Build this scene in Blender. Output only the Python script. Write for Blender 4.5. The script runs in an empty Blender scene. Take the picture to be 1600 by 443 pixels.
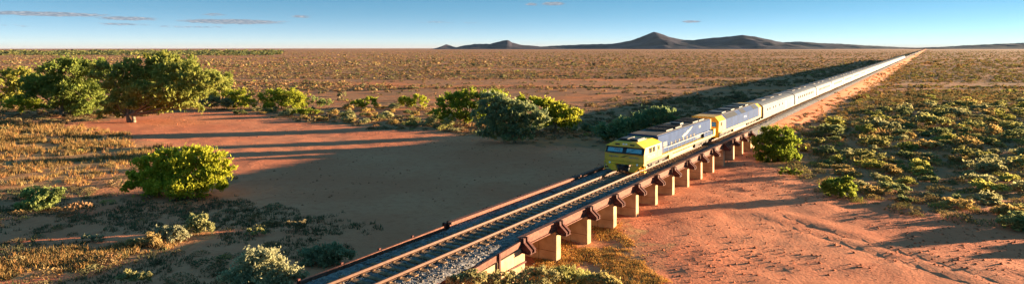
import bpy, math, random
import numpy as np
from mathutils import Vector, Matrix

R = math.radians
rng = np.random.default_rng(7)
random.seed(7)
scene = bpy.context.scene
col = scene.collection

# ------------------------------------------------------------------ camera
CAM_Z = 13.98            # drone height above the creek bed
FPX = 980.0              # focal length in pixels of a 1600 px wide frame
cam_d = bpy.data.cameras.new('camera')
cam = bpy.data.objects.new('camera', cam_d)
col.objects.link(cam)
cam.location = (0, 0, CAM_Z)
cam.rotation_euler = (R(90), 0, 0)
cam_d.sensor_width = 36
cam_d.lens = 36 * FPX / 1600
cam_d.shift_y = -(221.5 - 75) / 1600
cam_d.clip_start = 0.5
cam_d.clip_end = 60000
scene.camera = cam

# ------------------------------------------------------------------ light
SUN_AZ, SUN_EL = 75.0, 5.2
SKY_LIFT = 12.0
world = bpy.data.worlds.new('World')
scene.world = world
world.use_nodes = True
wt = world.node_tree
for n in list(wt.nodes):
    wt.nodes.remove(n)
def wn(kind, **kw):
    n = wt.nodes.new(kind)
    for k, v in kw.items():
        setattr(n, k, v)
    return n
sky = wn('ShaderNodeTexSky', sky_type='NISHITA')
sky.sun_disc = False
sky.sun_elevation = R(SUN_EL)
sky.sun_rotation = R(SUN_AZ)
sky.altitude = 200
sky.air_density = 1.0
sky.dust_density = 0.8
sky.ozone_density = 1.8
bg = wn('ShaderNodeBackground')
bg.inputs['Strength'].default_value = 0.12
out = wn('ShaderNodeOutputWorld')
# a few thin stratus wisps low in the sky
tc = wn('ShaderNodeTexCoord')
sep = wn('ShaderNodeSeparateXYZ')
wt.links.new(tc.outputs['Generated'], sep.inputs[0])
def wmath(op, a, b=None, c=None):
    n = wn('ShaderNodeMath', operation=op)
    for i, v in enumerate((a, b, c)):
        if v is None:
            continue
        if isinstance(v, (int, float)):
            n.inputs[i].default_value = v
        else:
            wt.links.new(v, n.inputs[i])
    return n.outputs[0]
az = wmath('ARCTAN2', sep.outputs[0], sep.outputs[1])
el = wmath('ARCSINE', sep.outputs[2])
cv = wn('ShaderNodeCombineXYZ')
wt.links.new(wmath('MULTIPLY', az, 90.0), cv.inputs[0])
wt.links.new(wmath('MULTIPLY', el, 620.0), cv.inputs[1])
cn = wn('ShaderNodeTexNoise')
cn.inputs['Scale'].default_value = 1.0
cn.inputs['Detail'].default_value = 5.0
cn.inputs['Roughness'].default_value = 0.6
wt.links.new(cv.outputs[0], cn.inputs['Vector'])
clouds = None
CLOUDS = [(70, 22, 95, 3.2, 1.0), (200, 29, 45, 3.0, .85), (190, 38, 40, 2.2, .6), (365, 34, 75, 3.6, .95), (300, 42, 60, 2.2, .45),
          (335, 23, 18, 2.0, .6), (470, 26, 14, 2.4, .7), (30, 40, 40, 2.0, .35), (865, 6, 16, 2.6, 1.0), (831, 7, 10, 2.0, .8),
          (680, 35, 30, 1.8, .45), (735, 36, 14, 1.6, .4), (1080, 34, 14, 1.8, .9), (1700, 25, 80, 3.0, .6), (-150, 30, 110, 3.5, .8),
          (2000, 10, 90, 4, .7), (-600, 20, 140, 4, .7)]
for (px, py, rx, ry, a) in CLOUDS:
    A0 = math.atan2(px - 800, FPX)
    cosA = math.cos(A0)
    E0 = math.atan((75 - py) * cosA / FPX)
    wx = rx * cosA * cosA / FPX
    wy = ry * cosA / FPX
    ux = wmath('MULTIPLY', wmath('SUBTRACT', az, A0), 1 / wx)
    uy = wmath('MULTIPLY', wmath('SUBTRACT', el, E0), 1 / wy)
    r2 = wmath('ADD', wmath('MULTIPLY', ux, ux), wmath('MULTIPLY', uy, uy))
    v = wmath('MULTIPLY', wmath('MAXIMUM', wmath('SUBTRACT', 1.0, wmath('MULTIPLY', r2, 0.5)), 0.0), a)
    clouds = v if clouds is None else wmath('MAXIMUM', clouds, v)
dens = wmath('SUBTRACT', wmath('ADD', wmath('MULTIPLY', clouds, 0.85), wmath('MULTIPLY', cn.outputs['Fac'], 1.1)), 0.78)
dens = wmath('MINIMUM', wmath('MAXIMUM', wmath('MULTIPLY', dens, 3.0), 0.0), 0.9)
dens = wmath('MULTIPLY', dens, wmath('GREATER_THAN', clouds, 0.001))
# the air is clear and dry: the pale band hugs the horizon and blue starts low, all the way round
zs = wmath('MULTIPLY_ADD', sep.outputs[2], SKY_LIFT, 0.10)
cv2 = wn('ShaderNodeCombineXYZ')
wt.links.new(sep.outputs[0], cv2.inputs[0]); wt.links.new(sep.outputs[1], cv2.inputs[1]); wt.links.new(zs, cv2.inputs[2])
nv = wn('ShaderNodeVectorMath', operation='NORMALIZE')
wt.links.new(cv2.outputs[0], nv.inputs[0])
wt.links.new(nv.outputs[0], sky.inputs['Vector'])
tint = wn('ShaderNodeMix', data_type='RGBA', blend_type='MULTIPLY')
tint.inputs['Factor'].default_value = 1.0
tint.inputs['B'].default_value = (.45, .86, .86, 1)
hs = wn('ShaderNodeHueSaturation')
hs.inputs['Saturation'].default_value = 1.0
wt.links.new(sky.outputs[0], hs.inputs['Color'])
wt.links.new(hs.outputs[0], tint.inputs['A'])
cm = wn('ShaderNodeMix', data_type='RGBA')
wt.links.new(dens, cm.inputs['Factor'])
# pale dust layer along the horizon, the same all the way round
band = wmath('POWER', 2.718, wmath('MULTIPLY', wmath('ABSOLUTE', el), -1 / R(1.55)))
dm = wn('ShaderNodeMix', data_type='RGBA')
dm.inputs['B'].default_value = (1.12, 1.0, .92, 1)
wt.links.new(band, dm.inputs['Factor'])
wt.links.new(tint.outputs['Result'], dm.inputs['A'])
wt.links.new(dm.outputs['Result'], cm.inputs['A'])
cn2 = wn('ShaderNodeTexNoise')
cn2.inputs['Scale'].default_value = 1.7
wt.links.new(cv.outputs[0], cn2.inputs['Vector'])
cc = wn('ShaderNodeMix', data_type='RGBA')
cc.inputs['A'].default_value = (.36, .44, .56, 1)
cc.inputs['B'].default_value = (1.05, 1.0, 1.0, 1)
wt.links.new(wmath('SMOOTH_MIN', wmath('MAXIMUM', wmath('MULTIPLY_ADD', cn2.outputs['Fac'], 3.0, -1.35), 0.0), 1.0, .1), cc.inputs['Factor'])
wt.links.new(cc.outputs['Result'], cm.inputs['B'])
wt.links.new(cm.outputs['Result'], bg.inputs['Color'])
wt.links.new(bg.outputs[0], out.inputs['Surface'])

sun_d = bpy.data.lights.new('sun', 'SUN')
sun_d.energy = 5.0
sun_d.angle = R(0.5)
sun_d.color = (1.0, 0.74, 0.45)
sun = bpy.data.objects.new('sun', sun_d)
col.objects.link(sun)
a_, e_ = R(SUN_AZ), R(SUN_EL)
to_sun = Vector((math.sin(a_) * math.cos(e_), math.cos(a_) * math.cos(e_), math.sin(e_)))
sun.rotation_euler = (-to_sun).to_track_quat('-Z', 'Y').to_euler()
sun.location = to_sun * 300

scene.view_settings.view_transform = 'Standard'
scene.view_settings.look = 'None'
scene.view_settings.exposure = 2.6
scene.view_settings.gamma = 1.0

# ------------------------------------------------------------------ track frame
TH = math.atan(650 / FPX)                 # heading of the line, right of +Y
SN, CS = math.sin(TH), math.cos(TH)
D0 = -23.3                                # offset of the line from the drone
RAIL = 2.6                                # height of the rail head
def td(X, Y):
    return X * SN + Y * CS, X * CS - Y * SN - D0
def xy(t, dd):
    d = dd + D0
    return t * SN + d * CS, t * CS - d * SN

# ------------------------------------------------------------------ noise
_perm = np.random.default_rng(3).random((256, 256))
def vnoise(x, y):
    x = np.asarray(x, float); y = np.asarray(y, float)
    xi = np.floor(x).astype(int); yi = np.floor(y).astype(int)
    fx = x - xi; fy = y - yi
    fx = fx * fx * (3 - 2 * fx); fy = fy * fy * (3 - 2 * fy)
    g = lambda i, j: _perm[i & 255, j & 255]
    return (g(xi, yi) * (1 - fx) * (1 - fy) + g(xi + 1, yi) * fx * (1 - fy)
            + g(xi, yi + 1) * (1 - fx) * fy + g(xi + 1, yi + 1) * fx * fy)
def fbm(x, y, o=4):
    s = 0; a = .5; n = 0
    for k in range(o):
        s = s + a * vnoise(x * 2 ** k + 17 * k, y * 2 ** k + 31 * k); n += a; a *= .5
    return s / n
def sst(a, b, x):
    u = np.clip((x - a) / (b - a), 0, 1)
    return u * u * (3 - 2 * u)
def inpoly(X, Y, P):
    X = np.asarray(X, float); Y = np.asarray(Y, float)
    ins = np.zeros(X.shape, bool)
    n = len(P)
    for i in range(n):
        x0, y0 = P[i]; x1, y1 = P[(i + 1) % n]
        if y0 == y1:
            continue
        c = ((y0 > Y) != (y1 > Y)) & (X < (x1 - x0) * (Y - y0) / (y1 - y0) + x0)
        ins ^= c
    return ins
def spot(px, py, z=0.1):
    """ground position surveyed off the photograph (1600 px wide), at ground height z"""
    Y = FPX * (CAM_Z - z) / (py - 75)
    return (px - 800) * Y / FPX, Y
def area(pts, z=0.1):
    return [spot(x, y, z) for x, y in pts]

BED_L = area([(60, 196), (200, 186), (300, 172), (400, 178), (470, 190), (560, 197), (690, 206), (800, 222), (930, 232), (1000, 245),
              (1085, 262), (960, 330), (800, 352), (620, 336), (470, 322), (380, 300), (330, 250), (180, 232), (60, 215)])
BED_R = area([(1000, 262), (1150, 248), (1220, 262), (1270, 285), (1300, 310), (1400, 322), (1500, 345), (1620, 368), (1900, 400), (2100, 600),
              (1500, 700), (1020, 480), (960, 400), (930, 350)])
GRASS_L = area([(-200, 188), (120, 196), (200, 212), (260, 236), (200, 258), (150, 285), (60, 295), (-200, 300)])
GRASS_R = area([(850, 408), (900, 360), (960, 335), (1010, 345), (1020, 400), (1020, 480), (860, 560), (720, 520), (760, 430)])
GRASS_N = area([(-100, 415), (120, 396), (230, 385), (330, 352), (340, 368), (230, 405), (100, 432), (-100, 445)])

# ------------------------------------------------------------------ terrain
def emb_w(t):
    return np.maximum(1 - sst(30.6, 32.2, t), sst(90.5, 93.0, t))
def gz(X, Y):
    X = np.asarray(X, float); Y = np.asarray(Y, float)
    t, dd = td(X, Y)
    r = np.hypot(X, Y)
    ad = np.abs(dd)
    far = 1.0 + np.clip((r - 400) / 2500, 0, 1) * 0
    base = (fbm(X / 45, Y / 45, 3) - .5) * 0.9
    near = np.clip(1 - (ad - 4) / 10, 0, 1)
    inbed = np.exp(-((t - 62) / 30.0) ** 2) * np.exp(-np.clip(ad - 60, 0, None) / 60)
    base = base * (1 - .75 * inbed) - 0.15 * inbed + .15
    # creek bank on the far side of the bridge, right hand
    base = base + 0.9 * sst(86, 110, t + 0.10 * dd) * sst(2, 10, dd) * (1 - sst(60, 160, dd)) * (1 - sst(150, 300, t))
    slope_w = 5.6 * np.maximum(1 - sst(21, 25.5, t), sst(96, 101, t)) + .15
    side = 1 - sst(0, 1, (ad - 2.55) / slope_w)
    w = emb_w(t) * side
    z = base * (1 - w) + (RAIL - 0.52) * w
    # under the bridge keep the bed level
    ub = (1 - emb_w(t)) * (1 - sst(4, 9, ad))
    z = z * (1 - ub) - 0.12 * ub
    # small relief: scours, hummocks
    m = np.clip(1 - (r - 60) / 200, 0.15, 1) * (1 - .95 * w)
    z = z + m * ((fbm(X / 3.1, Y / 3.1, 3) - .5) * 0.22 + (fbm(X / .9, Y / .9, 2) - .5) * 0.12)
    # wheel tracks worn across the sand on the right
    xa, ya = spot(1165, 322); xb, yb = spot(1640, 462)
    L = math.hypot(xb - xa, yb - ya); ex, ey = (xb - xa) / L, (yb - ya) / L
    s = (X - xa) * ex + (Y - ya) * ey; q = (X - xa) * -ey + (Y - ya) * ex + .5 * np.sin(s / 9)
    on = sst(0, 4, s) * (1 - sst(L + 20, L + 30, s))
    for o, a in ((-.95, .09), (.95, .07)):
        z = z - a * on * np.exp(-((q - o) / .33) ** 2) + .6 * a * on * np.exp(-((q - o - .55) / .28) ** 2)
    return z
def gz1(x, y):
    return float(gz(np.array([x]), np.array([y]))[0])

# ------------------------------------------------------------------ materials
MATS = {}
def new_mat(name):
    m = bpy.data.materials.new(name)
    m.use_nodes = True
    nt = m.node_tree
    b = nt.nodes['Principled BSDF']
    MATS[name] = m
    return m, nt, b
def plain(name, c, rough=.6, metal=0.0, var=.15, scale=3.0, bump=0.0, bscale=20.0, spec=.4, stain=None):
    m, nt, b = new_mat(name)
    b.inputs['Roughness'].default_value = rough
    b.inputs['Metallic'].default_value = metal
    b.inputs['Specular IOR Level'].default_value = spec
    tcn = nt.nodes.new('ShaderNodeTexCoord')
    no = nt.nodes.new('ShaderNodeTexNoise')
    no.inputs['Scale'].default_value = scale
    no.inputs['Detail'].default_value = 5
    nt.links.new(tcn.outputs['Object'], no.inputs['Vector'])
    rp = nt.nodes.new('ShaderNodeValToRGB')
    rp.color_ramp.elements[0].position = .3
    rp.color_ramp.elements[1].position = .7
    c2 = stain if stain else tuple(max(0, x * (1 - var * 2)) for x in c)
    rp.color_ramp.elements[0].color = (*c2, 1)
    rp.color_ramp.elements[1].color = (*[min(1, x * (1 + var * .5)) for x in c], 1)
    nt.links.new(no.outputs['Fac'], rp.inputs[0])
    nt.links.new(rp.outputs[0], b.inputs['Base Color'])
    if bump:
        n2 = nt.nodes.new('ShaderNodeTexNoise')
        n2.inputs['Scale'].default_value = bscale
        n2.inputs['Detail'].default_value = 4
        nt.links.new(tcn.outputs['Object'], n2.inputs['Vector'])
        bp = nt.nodes.new('ShaderNodeBump')
        bp.inputs['Strength'].default_value = bump
        bp.inputs['Distance'].default_value = .05
        nt.links.new(n2.outputs['Fac'], bp.inputs['Height'])
        nt.links.new(bp.outputs[0], b.inputs['Normal'])
    return m
def leaf_mat(name, c1, c2, trans=.35, use_attr=False):
    """leaf colour varies between plants and between leaf sprays"""
    m, nt, b = new_mat(name)
    nt.nodes.remove(b)
    o = nt.nodes['Material Output']
    rp = nt.nodes.new('ShaderNodeMix'); rp.data_type = 'RGBA'
    rp.inputs['A'].default_value = (*c1, 1); rp.inputs['B'].default_value = (*c2, 1)
    tcn = nt.nodes.new('ShaderNodeTexCoord')
    no = nt.nodes.new('ShaderNodeTexNoise'); no.inputs['Scale'].default_value = .9; no.inputs['Detail'].default_value = 3
    nt.links.new(tcn.outputs['Object'], no.inputs['Vector'])
    ri = nt.nodes.new('ShaderNodeNewGeometry')
    ad = nt.nodes.new('ShaderNodeMath'); ad.operation = 'MULTIPLY_ADD'
    nt.links.new(ri.outputs['Random Per Island'], ad.inputs[0]); ad.inputs[1].default_value = .5
    sb = nt.nodes.new('ShaderNodeMath'); sb.operation = 'MULTIPLY_ADD'
    nt.links.new(no.outputs['Fac'], sb.inputs[0]); sb.inputs[1].default_value = 2.0; sb.inputs[2].default_value = -.75
    nt.links.new(sb.outputs[0], ad.inputs[2])
    ad.use_clamp = True
    nt.links.new(ad.outputs[0], rp.inputs['Factor'])
    colr = rp.outputs['Result']
    if use_attr:
        at = nt.nodes.new('ShaderNodeAttribute'); at.attribute_name = 'tint'
        mu = nt.nodes.new('ShaderNodeMix'); mu.data_type = 'RGBA'; mu.blend_type = 'MULTIPLY'; mu.inputs['Factor'].default_value = 1
        nt.links.new(colr, mu.inputs['A']); nt.links.new(at.outputs['Color'], mu.inputs['B'])
        colr = mu.outputs['Result']
    else:
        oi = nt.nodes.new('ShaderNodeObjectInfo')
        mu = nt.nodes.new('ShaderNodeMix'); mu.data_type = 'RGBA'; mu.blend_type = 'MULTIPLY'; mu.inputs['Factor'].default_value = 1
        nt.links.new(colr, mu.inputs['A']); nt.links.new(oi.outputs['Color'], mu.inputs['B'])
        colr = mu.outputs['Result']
    d = nt.nodes.new('ShaderNodeBsdfDiffuse'); t = nt.nodes.new('ShaderNodeBsdfTranslucent')
    nt.links.new(colr, d.inputs['Color']); nt.links.new(colr, t.inputs['Color'])
    mx = nt.nodes.new('ShaderNodeMixShader'); mx.inputs[0].default_value = trans
    nt.links.new(d.outputs[0], mx.inputs[1]); nt.links.new(t.outputs[0], mx.inputs[2])
    nt.links.new(mx.outputs[0], o.inputs['Surface'])
    return m

def ground_mat():
    m, nt, b = new_mat('red_earth')
    L = nt.links.new
    N = nt.nodes.new
    b.inputs['Roughness'].default_value = .95
    b.inputs['Specular IOR Level'].default_value = .1
    geo = N('ShaderNodeNewGeometry')
    def noise(s, det=5, ro=.6, vec=None):
        n = N('ShaderNodeTexNoise'); n.inputs['Scale'].default_value = s; n.inputs['Detail'].default_value = det; n.inputs['Roughness'].default_value = ro
        L(vec if vec else geo.outputs['Position'], n.inputs['Vector']); return n.outputs['Fac']
    def ramp(f, a, b_, ca=0.0, cb=1.0):
        n = N('ShaderNodeMapRange'); n.interpolation_type = 'SMOOTHSTEP'
        n.inputs['From Min'].default_value = a; n.inputs['From Max'].default_value = b_
        n.inputs['To Min'].default_value = ca; n.inputs['To Max'].default_value = cb
        L(f, n.inputs['Value']); return n.outputs['Result']
    def mix(f, a, b_):
        n = N('ShaderNodeMix'); n.data_type = 'RGBA'
        for s, v in (('A', a), ('B', b_)):
            if isinstance(v, tuple): n.inputs[s].default_value = (*v, 1)
            else: L(v, n.inputs[s])
        L(f, n.inputs['Factor']); return n.outputs['Result']
    def mul(a, b_):
        n = N('ShaderNodeMath'); n.operation = 'MULTIPLY'; n.use_clamp = True
        L(a, n.inputs[0])
        if isinstance(b_, float): n.inputs[1].default_value = b_
        else: L(b_, n.inputs[1])
        return n.outputs[0]
    at = N('ShaderNodeAttribute'); at.attribute_name = 'zone'
    sp = N('ShaderNodeSeparateColor'); L(at.outputs['Color'], sp.inputs[0])
    bed, grass, scrub = sp.outputs[0], sp.outputs[1], sp.outputs[2]
    soil = mix(ramp(noise(.07), .35, .65), (.58, .18, .088), (.63, .235, .12))
    soil = mix(ramp(noise(1.3, 6, .7), .45, .75), soil, (.51, .148, .072))
    plainc = mix(ramp(noise(.05, 4), .38, .62), (.46, .165, .070), (.38, .18, .085))
    plainc = mix(ramp(noise(.5, 6, .75), .42, .62), plainc, (.26, .14, .075))
    # bare red scalds in the plain, drawn out across the view of the flood-out
    mp = N('ShaderNodeMapping'); mp.inputs['Scale'].default_value = (.007, .028, 1); L(geo.outputs['Position'], mp.inputs['Vector'])
    scald = ramp(noise(1.0, 5, .55, mp.outputs[0]), .53, .62)
    plainc = mix(scald, plainc, (.54, .18, .07))
    c = mix(ramp(scrub, .3, .7), soil, plainc)
    gcol = mix(ramp(noise(.9, 6, .7), .4, .62), (.46, .29, .12), (.33, .15, .065))
    gm = N('ShaderNodeMath'); gm.operation = 'MULTIPLY_ADD'; L(noise(.35, 5), gm.inputs[0]); gm.inputs[1].default_value = .7
    L(grass, gm.inputs[2])
    c = mix(ramp(gm.outputs[0], .75, 1.15), c, gcol)
    # fine grit
    c = mix(ramp(noise(9.0, 4, .7), .5, .8, 0, .45), c, (.30, .085, .045))
    L(c, b.inputs['Base Color'])
    bp = N('ShaderNodeBump'); bp.inputs['Strength'].default_value = .8; bp.inputs['Distance'].default_value = .10
    L(noise(3.5, 6, .65), bp.inputs['Height'])
    L(bp.outputs[0], b.inputs['Normal'])
    return m

M_ground = ground_mat()
M_hill = plain('hill_scrub', (.05, .043, .062), .95, var=.3, scale=.004, spec=.05)
M_conc = plain('concrete', (.46, .31, .19), .85, var=.18, scale=1.3, bump=.25, bscale=9, spec=.2, stain=(.33, .19, .10))
M_rust = plain('rusty_steel', (.19, .075, .05), .8, var=.25, scale=5, bump=.2, bscale=25, spec=.25)
M_rustdk = plain('dark_rust', (.105, .028, .02), .75, var=.3, scale=6, spec=.25)
M_rail = plain('rail_steel', (.105, .046, .026), .55, metal=.25, var=.2, scale=4)
M_sleep = plain('weathered_sleeper', (.28, .16, .088), .9, var=.3, scale=3, bump=.4, bscale=15, spec=.1)
M_ballast = plain('ballast_stone', (.20, .185, .18), .95, var=.5, scale=3.5, bump=1.0, bscale=7, spec=.1, stain=(.075, .07, .075))
M_stone = plain('crushed_stone', (.26, .225, .20), .9, var=.4, scale=.7, spec=.15)
M_yel = plain('yellow_paint', (.84, .52, .02), .45, var=.06, scale=1.3, spec=.4, stain=(.60, .34, .05))
M_silver = plain('pale_blue_silver_paint', (.044, .073, .160), .8, metal=0.0, var=.10, scale=1.2, spec=.05)
M_black = plain('black_paint', (.02, .02, .022), .5, var=.2, scale=3)
M_dark = plain('dark_underframe', (.055, .042, .035), .8, var=.35, scale=4)
M_grime = plain('grimy_roof', (.10, .075, .06), .75, var=.4, scale=1.0)
M_wheel = plain('wheel_steel', (.09, .06, .05), .6, metal=.4, var=.2)
M_tan = plain('dusty_tank', (.42, .28, .15), .7, var=.25, scale=1.5)
M_orange = plain('amber_yellow_paint', (.68, .36, .02), .4, var=.08, scale=2)
M_glass = plain('windscreen_glass', (.22, .40, .44), .1, metal=.75, var=.05, spec=.8)
M_wglass = plain('carriage_glass', (.05, .05, .055), .12, var=.05, spec=.7)
M_lamp = plain('lamp_lens', (.85, .85, .8), .15, var=.02)
M_white = plain('white_marking', (.34, .36, .40), .5, var=.04)
M_blue = plain('blue_marking', (.05, .12, .30), .5, var=.04)
M_gold = plain('gold_marking', (.30, .26, .12), .5, var=.08)
M_bark = plain('pale_gum_bark', (.20, .165, .12), .8, var=.3, scale=1.2, stain=(.11, .08, .055), spec=.15)
M_dbark = plain('grey_brown_bark', (.20, .14, .09), .9, var=.35, scale=2, spec=.1)

def steel_mat():
    m, nt, b = new_mat('fluted_stainless_steel')
    L = nt.links.new; N = nt.nodes.new
    tcn = N('ShaderNodeTexCoord')
    no = N('ShaderNodeTexNoise'); no.inputs['Scale'].default_value = .8; no.inputs['Detail'].default_value = 5
    L(tcn.outputs['Object'], no.inputs['Vector'])
    rp = N('ShaderNodeValToRGB')
    rp.color_ramp.elements[0].color = (.110, .118, .134, 1); rp.color_ramp.elements[1].color = (.135, .144, .160, 1)
    rp.color_ramp.elements[0].position = .35; rp.color_ramp.elements[1].position = .7
    L(no.outputs['Fac'], rp.inputs[0]); L(rp.outputs[0], b.inputs['Base Color'])
    b.inputs['Metallic'].default_value = .2
    b.inputs['Roughness'].default_value = .7
    b.inputs['Specular IOR Level'].default_value = .1
    return m
M_steel = steel_mat()

LEAF_GUM = leaf_mat('gum_leaves', (.17, .21, .055), (.38, .37, .085), .6)
LEAF_LIME = leaf_mat('bright_acacia_leaves', (.25, .30, .035), (.46, .45, .06), .6)
LEAF_BLUE = leaf_mat('blue_green_leaves', (.13, .19, .13), (.30, .31, .13), .5)
LEAF_GREY = leaf_mat('saltbush_leaves', (.27, .27, .16), (.48, .45, .27), .5)
LEAF_STUFF = leaf_mat('scrub_leaves', (.55, .55, .55), (1.0, 1.0, 1.0), .25, True)

# ------------------------------------------------------------------ mesh helpers
def link(o, parent=None):
    col.objects.link(o)
    if parent is not None:
        o.parent = parent
    return o
def tag(o, label=None, cat=None, group=None, kind=None):
    if label: o['label'] = label
    if cat: o['category'] = cat
    if group: o['group'] = group
    if kind: o['kind'] = kind
    return o
def empty(name, loc, rz=0.0, label=None, cat=None, group=None):
    o = bpy.data.objects.new(name, None)
    o.location = loc
    o.rotation_euler = (0, 0, rz)
    o.empty_display_size = .5
    col.objects.link(o)
    return tag(o, label, cat, group)
def np_mesh(name, V, F, mat, tint=None, smooth=False):
    """V (n,3), F (m,k) with one polygon size"""
    V = np.asarray(V, np.float32); F = np.asarray(F, np.int32)
    me = bpy.data.meshes.new(name)
    n, (m, k) = len(V), F.shape
    me.vertices.add(n); me.vertices.foreach_set('co', V.ravel())
    me.loops.add(m * k); me.loops.foreach_set('vertex_index', F.ravel())
    me.polygons.add(m)
    me.polygons.foreach_set('loop_start', np.arange(0, m * k, k, dtype=np.int32))
    me.polygons.foreach_set('loop_total', np.full(m, k, np.int32))
    if smooth:
        me.polygons.foreach_set('use_smooth', np.ones(m, bool))
    if tint is not None:
        at = me.color_attributes.new('tint', 'FLOAT_COLOR', 'POINT')
        c = np.ones((n, 4), np.float32); c[:, :3] = tint
        at.data.foreach_set('color', c.ravel())
    me.update(calc_edges=True)
    me.validate()
    me.materials.append(mat)
    return me
class MB:
    def __init__(s):
        s.v = []; s.f = []
    def box(s, x0, x1, y0, y1, z0, z1):
        b = len(s.v)
        s.v += [(x0, y0, z0), (x1, y0, z0), (x1, y1, z0), (x0, y1, z0), (x0, y0, z1), (x1, y0, z1), (x1, y1, z1), (x0, y1, z1)]
        s.f += [(b, b + 3, b + 2, b + 1), (b + 4, b + 5, b + 6, b + 7), (b, b + 1, b + 5, b + 4), (b + 1, b + 2, b + 6, b + 5),
                (b + 2, b + 3, b + 7, b + 6), (b + 3, b, b + 4, b + 7)]
        return s
    def prism(s, prof, y0, y1, y0f=None, y1f=None):
        """profile of (x,z) swept along y; optional functions bend the end planes"""
        b = len(s.v); n = len(prof)
        s.v += [(x, y0 if y0f is None else y0f(x, z), z) for x, z in prof]
        s.v += [(x, y1 if y1f is None else y1f(x, z), z) for x, z in prof]
        s.f += [tuple(range(b, b + n)), tuple(range(b + 2 * n - 1, b + n - 1, -1))]
        s.f += [(b + i, b + n + i, b + n + (i + 1) % n, b + (i + 1) % n) for i in range(n)]
        return s
    def tube(s, p0, p1, r0, r1=None, n=6, cap=True):
        r1 = r0 if r1 is None else r1
        p0 = Vector(p0); p1 = Vector(p1)
        q = (p1 - p0).to_track_quat('Z', 'Y')
        b = len(s.v)
        for p, r in ((p0, r0), (p1, r1)):
            for i in range(n):
                a = 2 * math.pi * i / n
                s.v.append(tuple(p + q @ Vector((r * math.cos(a), r * math.sin(a), 0))))
        s.f += [(b + i, b + (i + 1) % n, b + n + (i + 1) % n, b + n + i) for i in range(n)]
        if cap:
            s.f += [tuple(range(b + n - 1, b - 1, -1)), tuple(range(b + n, b + 2 * n))]
        return s
    def mesh(s, name, mat, smooth=False):
        me = bpy.data.meshes.new(name)
        me.from_pydata(s.v, [], s.f)
        me.materials.append(mat)
        if smooth:
            for p in me.polygons: p.use_smooth = True
        import bmesh
        bm = bmesh.new(); bm.from_mesh(me)
        bmesh.ops.recalc_face_normals(bm, faces=bm.faces)
        bm.to_mesh(me); bm.free()
        return me
    def build(s, name, mat, parent=None, bevel=0, smooth=False):
        o = bpy.data.objects.new(name, s.mesh(name, mat, smooth))
        if bevel:
            md = o.modifiers.new('bevel', 'BEVEL'); md.width = bevel; md.segments = 2; md.limit_method = 'ANGLE'
        return link(o, parent)
def text(name, body, size, mat, parent, origin, ax, ay, depth=.01, width=None):
    """lettering as solid mesh; ax, ay are the writing and upward directions"""
    cu = bpy.data.curves.new(name, 'FONT'); cu.body = body; cu.size = size; cu.extrude = depth; cu.align_x = 'CENTER'; cu.align_y = 'CENTER'
    cu.resolution_u = 2
    tmp = bpy.data.objects.new(name, cu)
    col.objects.link(tmp)
    bpy.context.view_layer.update()
    me = bpy.data.meshes.new_from_object(tmp.evaluated_get(bpy.context.evaluated_depsgraph_get()))
    bpy.data.objects.remove(tmp)
    me.materials.clear(); me.materials.append(mat)
    ax = Vector(ax).normalized(); ay = Vector(ay).normalized(); an = ax.cross(ay)
    w = max(v.co.x for v in me.vertices) - min(v.co.x for v in me.vertices)
    k = (width / w) if width else 1.0
    for v in me.vertices:
        v.co = Vector(origin) + ax * v.co.x * k + ay * v.co.y + an * v.co.z
    o = bpy.data.objects.new(name, me)
    return link(o, parent)

# ------------------------------------------------------------------ ground sheet
def axis(fine0, fine1, step, lo, hi, g=1.12):
    a = list(np.arange(fine0, fine1 + 1e-6, step))
    s = step
    while a[-1] < hi:
        s *= g; a.append(a[-1] + s)
    s = step
    while a[0] > lo:
        s *= g; a.insert(0, a[0] - s)
    return np.array(a)
ts = axis(4, 150, .75, -1200, 13000, 1.06)
ds = axis(-75, 70, .6, -13000, 9000, 1.06)
TT, DD = np.meshgrid(ts, ds, indexing='ij')
GX, GY = xy(TT, DD)
GZ = gz(GX, GY)
ni, nj = TT.shape
V = np.stack([GX, GY, GZ], -1).reshape(-1, 3)
I, J = np.meshgrid(np.arange(ni - 1), np.arange(nj - 1), indexing='ij')
a0 = (I * nj + J).ravel()
F = np.stack([a0, a0 + 1, a0 + nj + 1, a0 + nj], -1)
me = np_mesh('ground', V, F[:, ::-1], M_ground, smooth=True)
jx = (fbm(GX / 4, GY / 4, 3) - .5) * 9; jy = (fbm(GX / 4 + 50, GY / 4 + 9, 3) - .5) * 9
bed = (inpoly(GX + jx, GY + jy, BED_L) | inpoly(GX + jx * .6, GY + jy * .6, BED_R)).astype(float)
gr = (inpoly(GX + jx, GY + jy, GRASS_L) | inpoly(GX + jx * .8, GY + jy * .8, GRASS_R) | inpoly(GX + jx * .4, GY + jy * .4, GRASS_N)).astype(float)
scrub = np.clip((np.hypot(GX, GY) - 55) / 30, 0, 1) * (1 - bed)
tt_, dd_ = TT, DD
scrub = scrub * sst(4, 8, np.abs(dd_))
emb = emb_w(tt_) * (1 - sst(6, 16, np.abs(dd_)))
zone = np.ones((ni * nj, 4), np.float32)
zone[:, 0] = bed.ravel(); zone[:, 1] = gr.ravel() * .6; zone[:, 2] = scrub.ravel()
at = me.color_attributes.new('zone', 'FLOAT_COLOR', 'POINT')
at.data.foreach_set('color', zone.ravel())
ground = link(bpy.data.objects.new('ground', me))
tag(ground, 'red sandy plain with a dry creek bed and low embankment', kind='structure')

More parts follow.
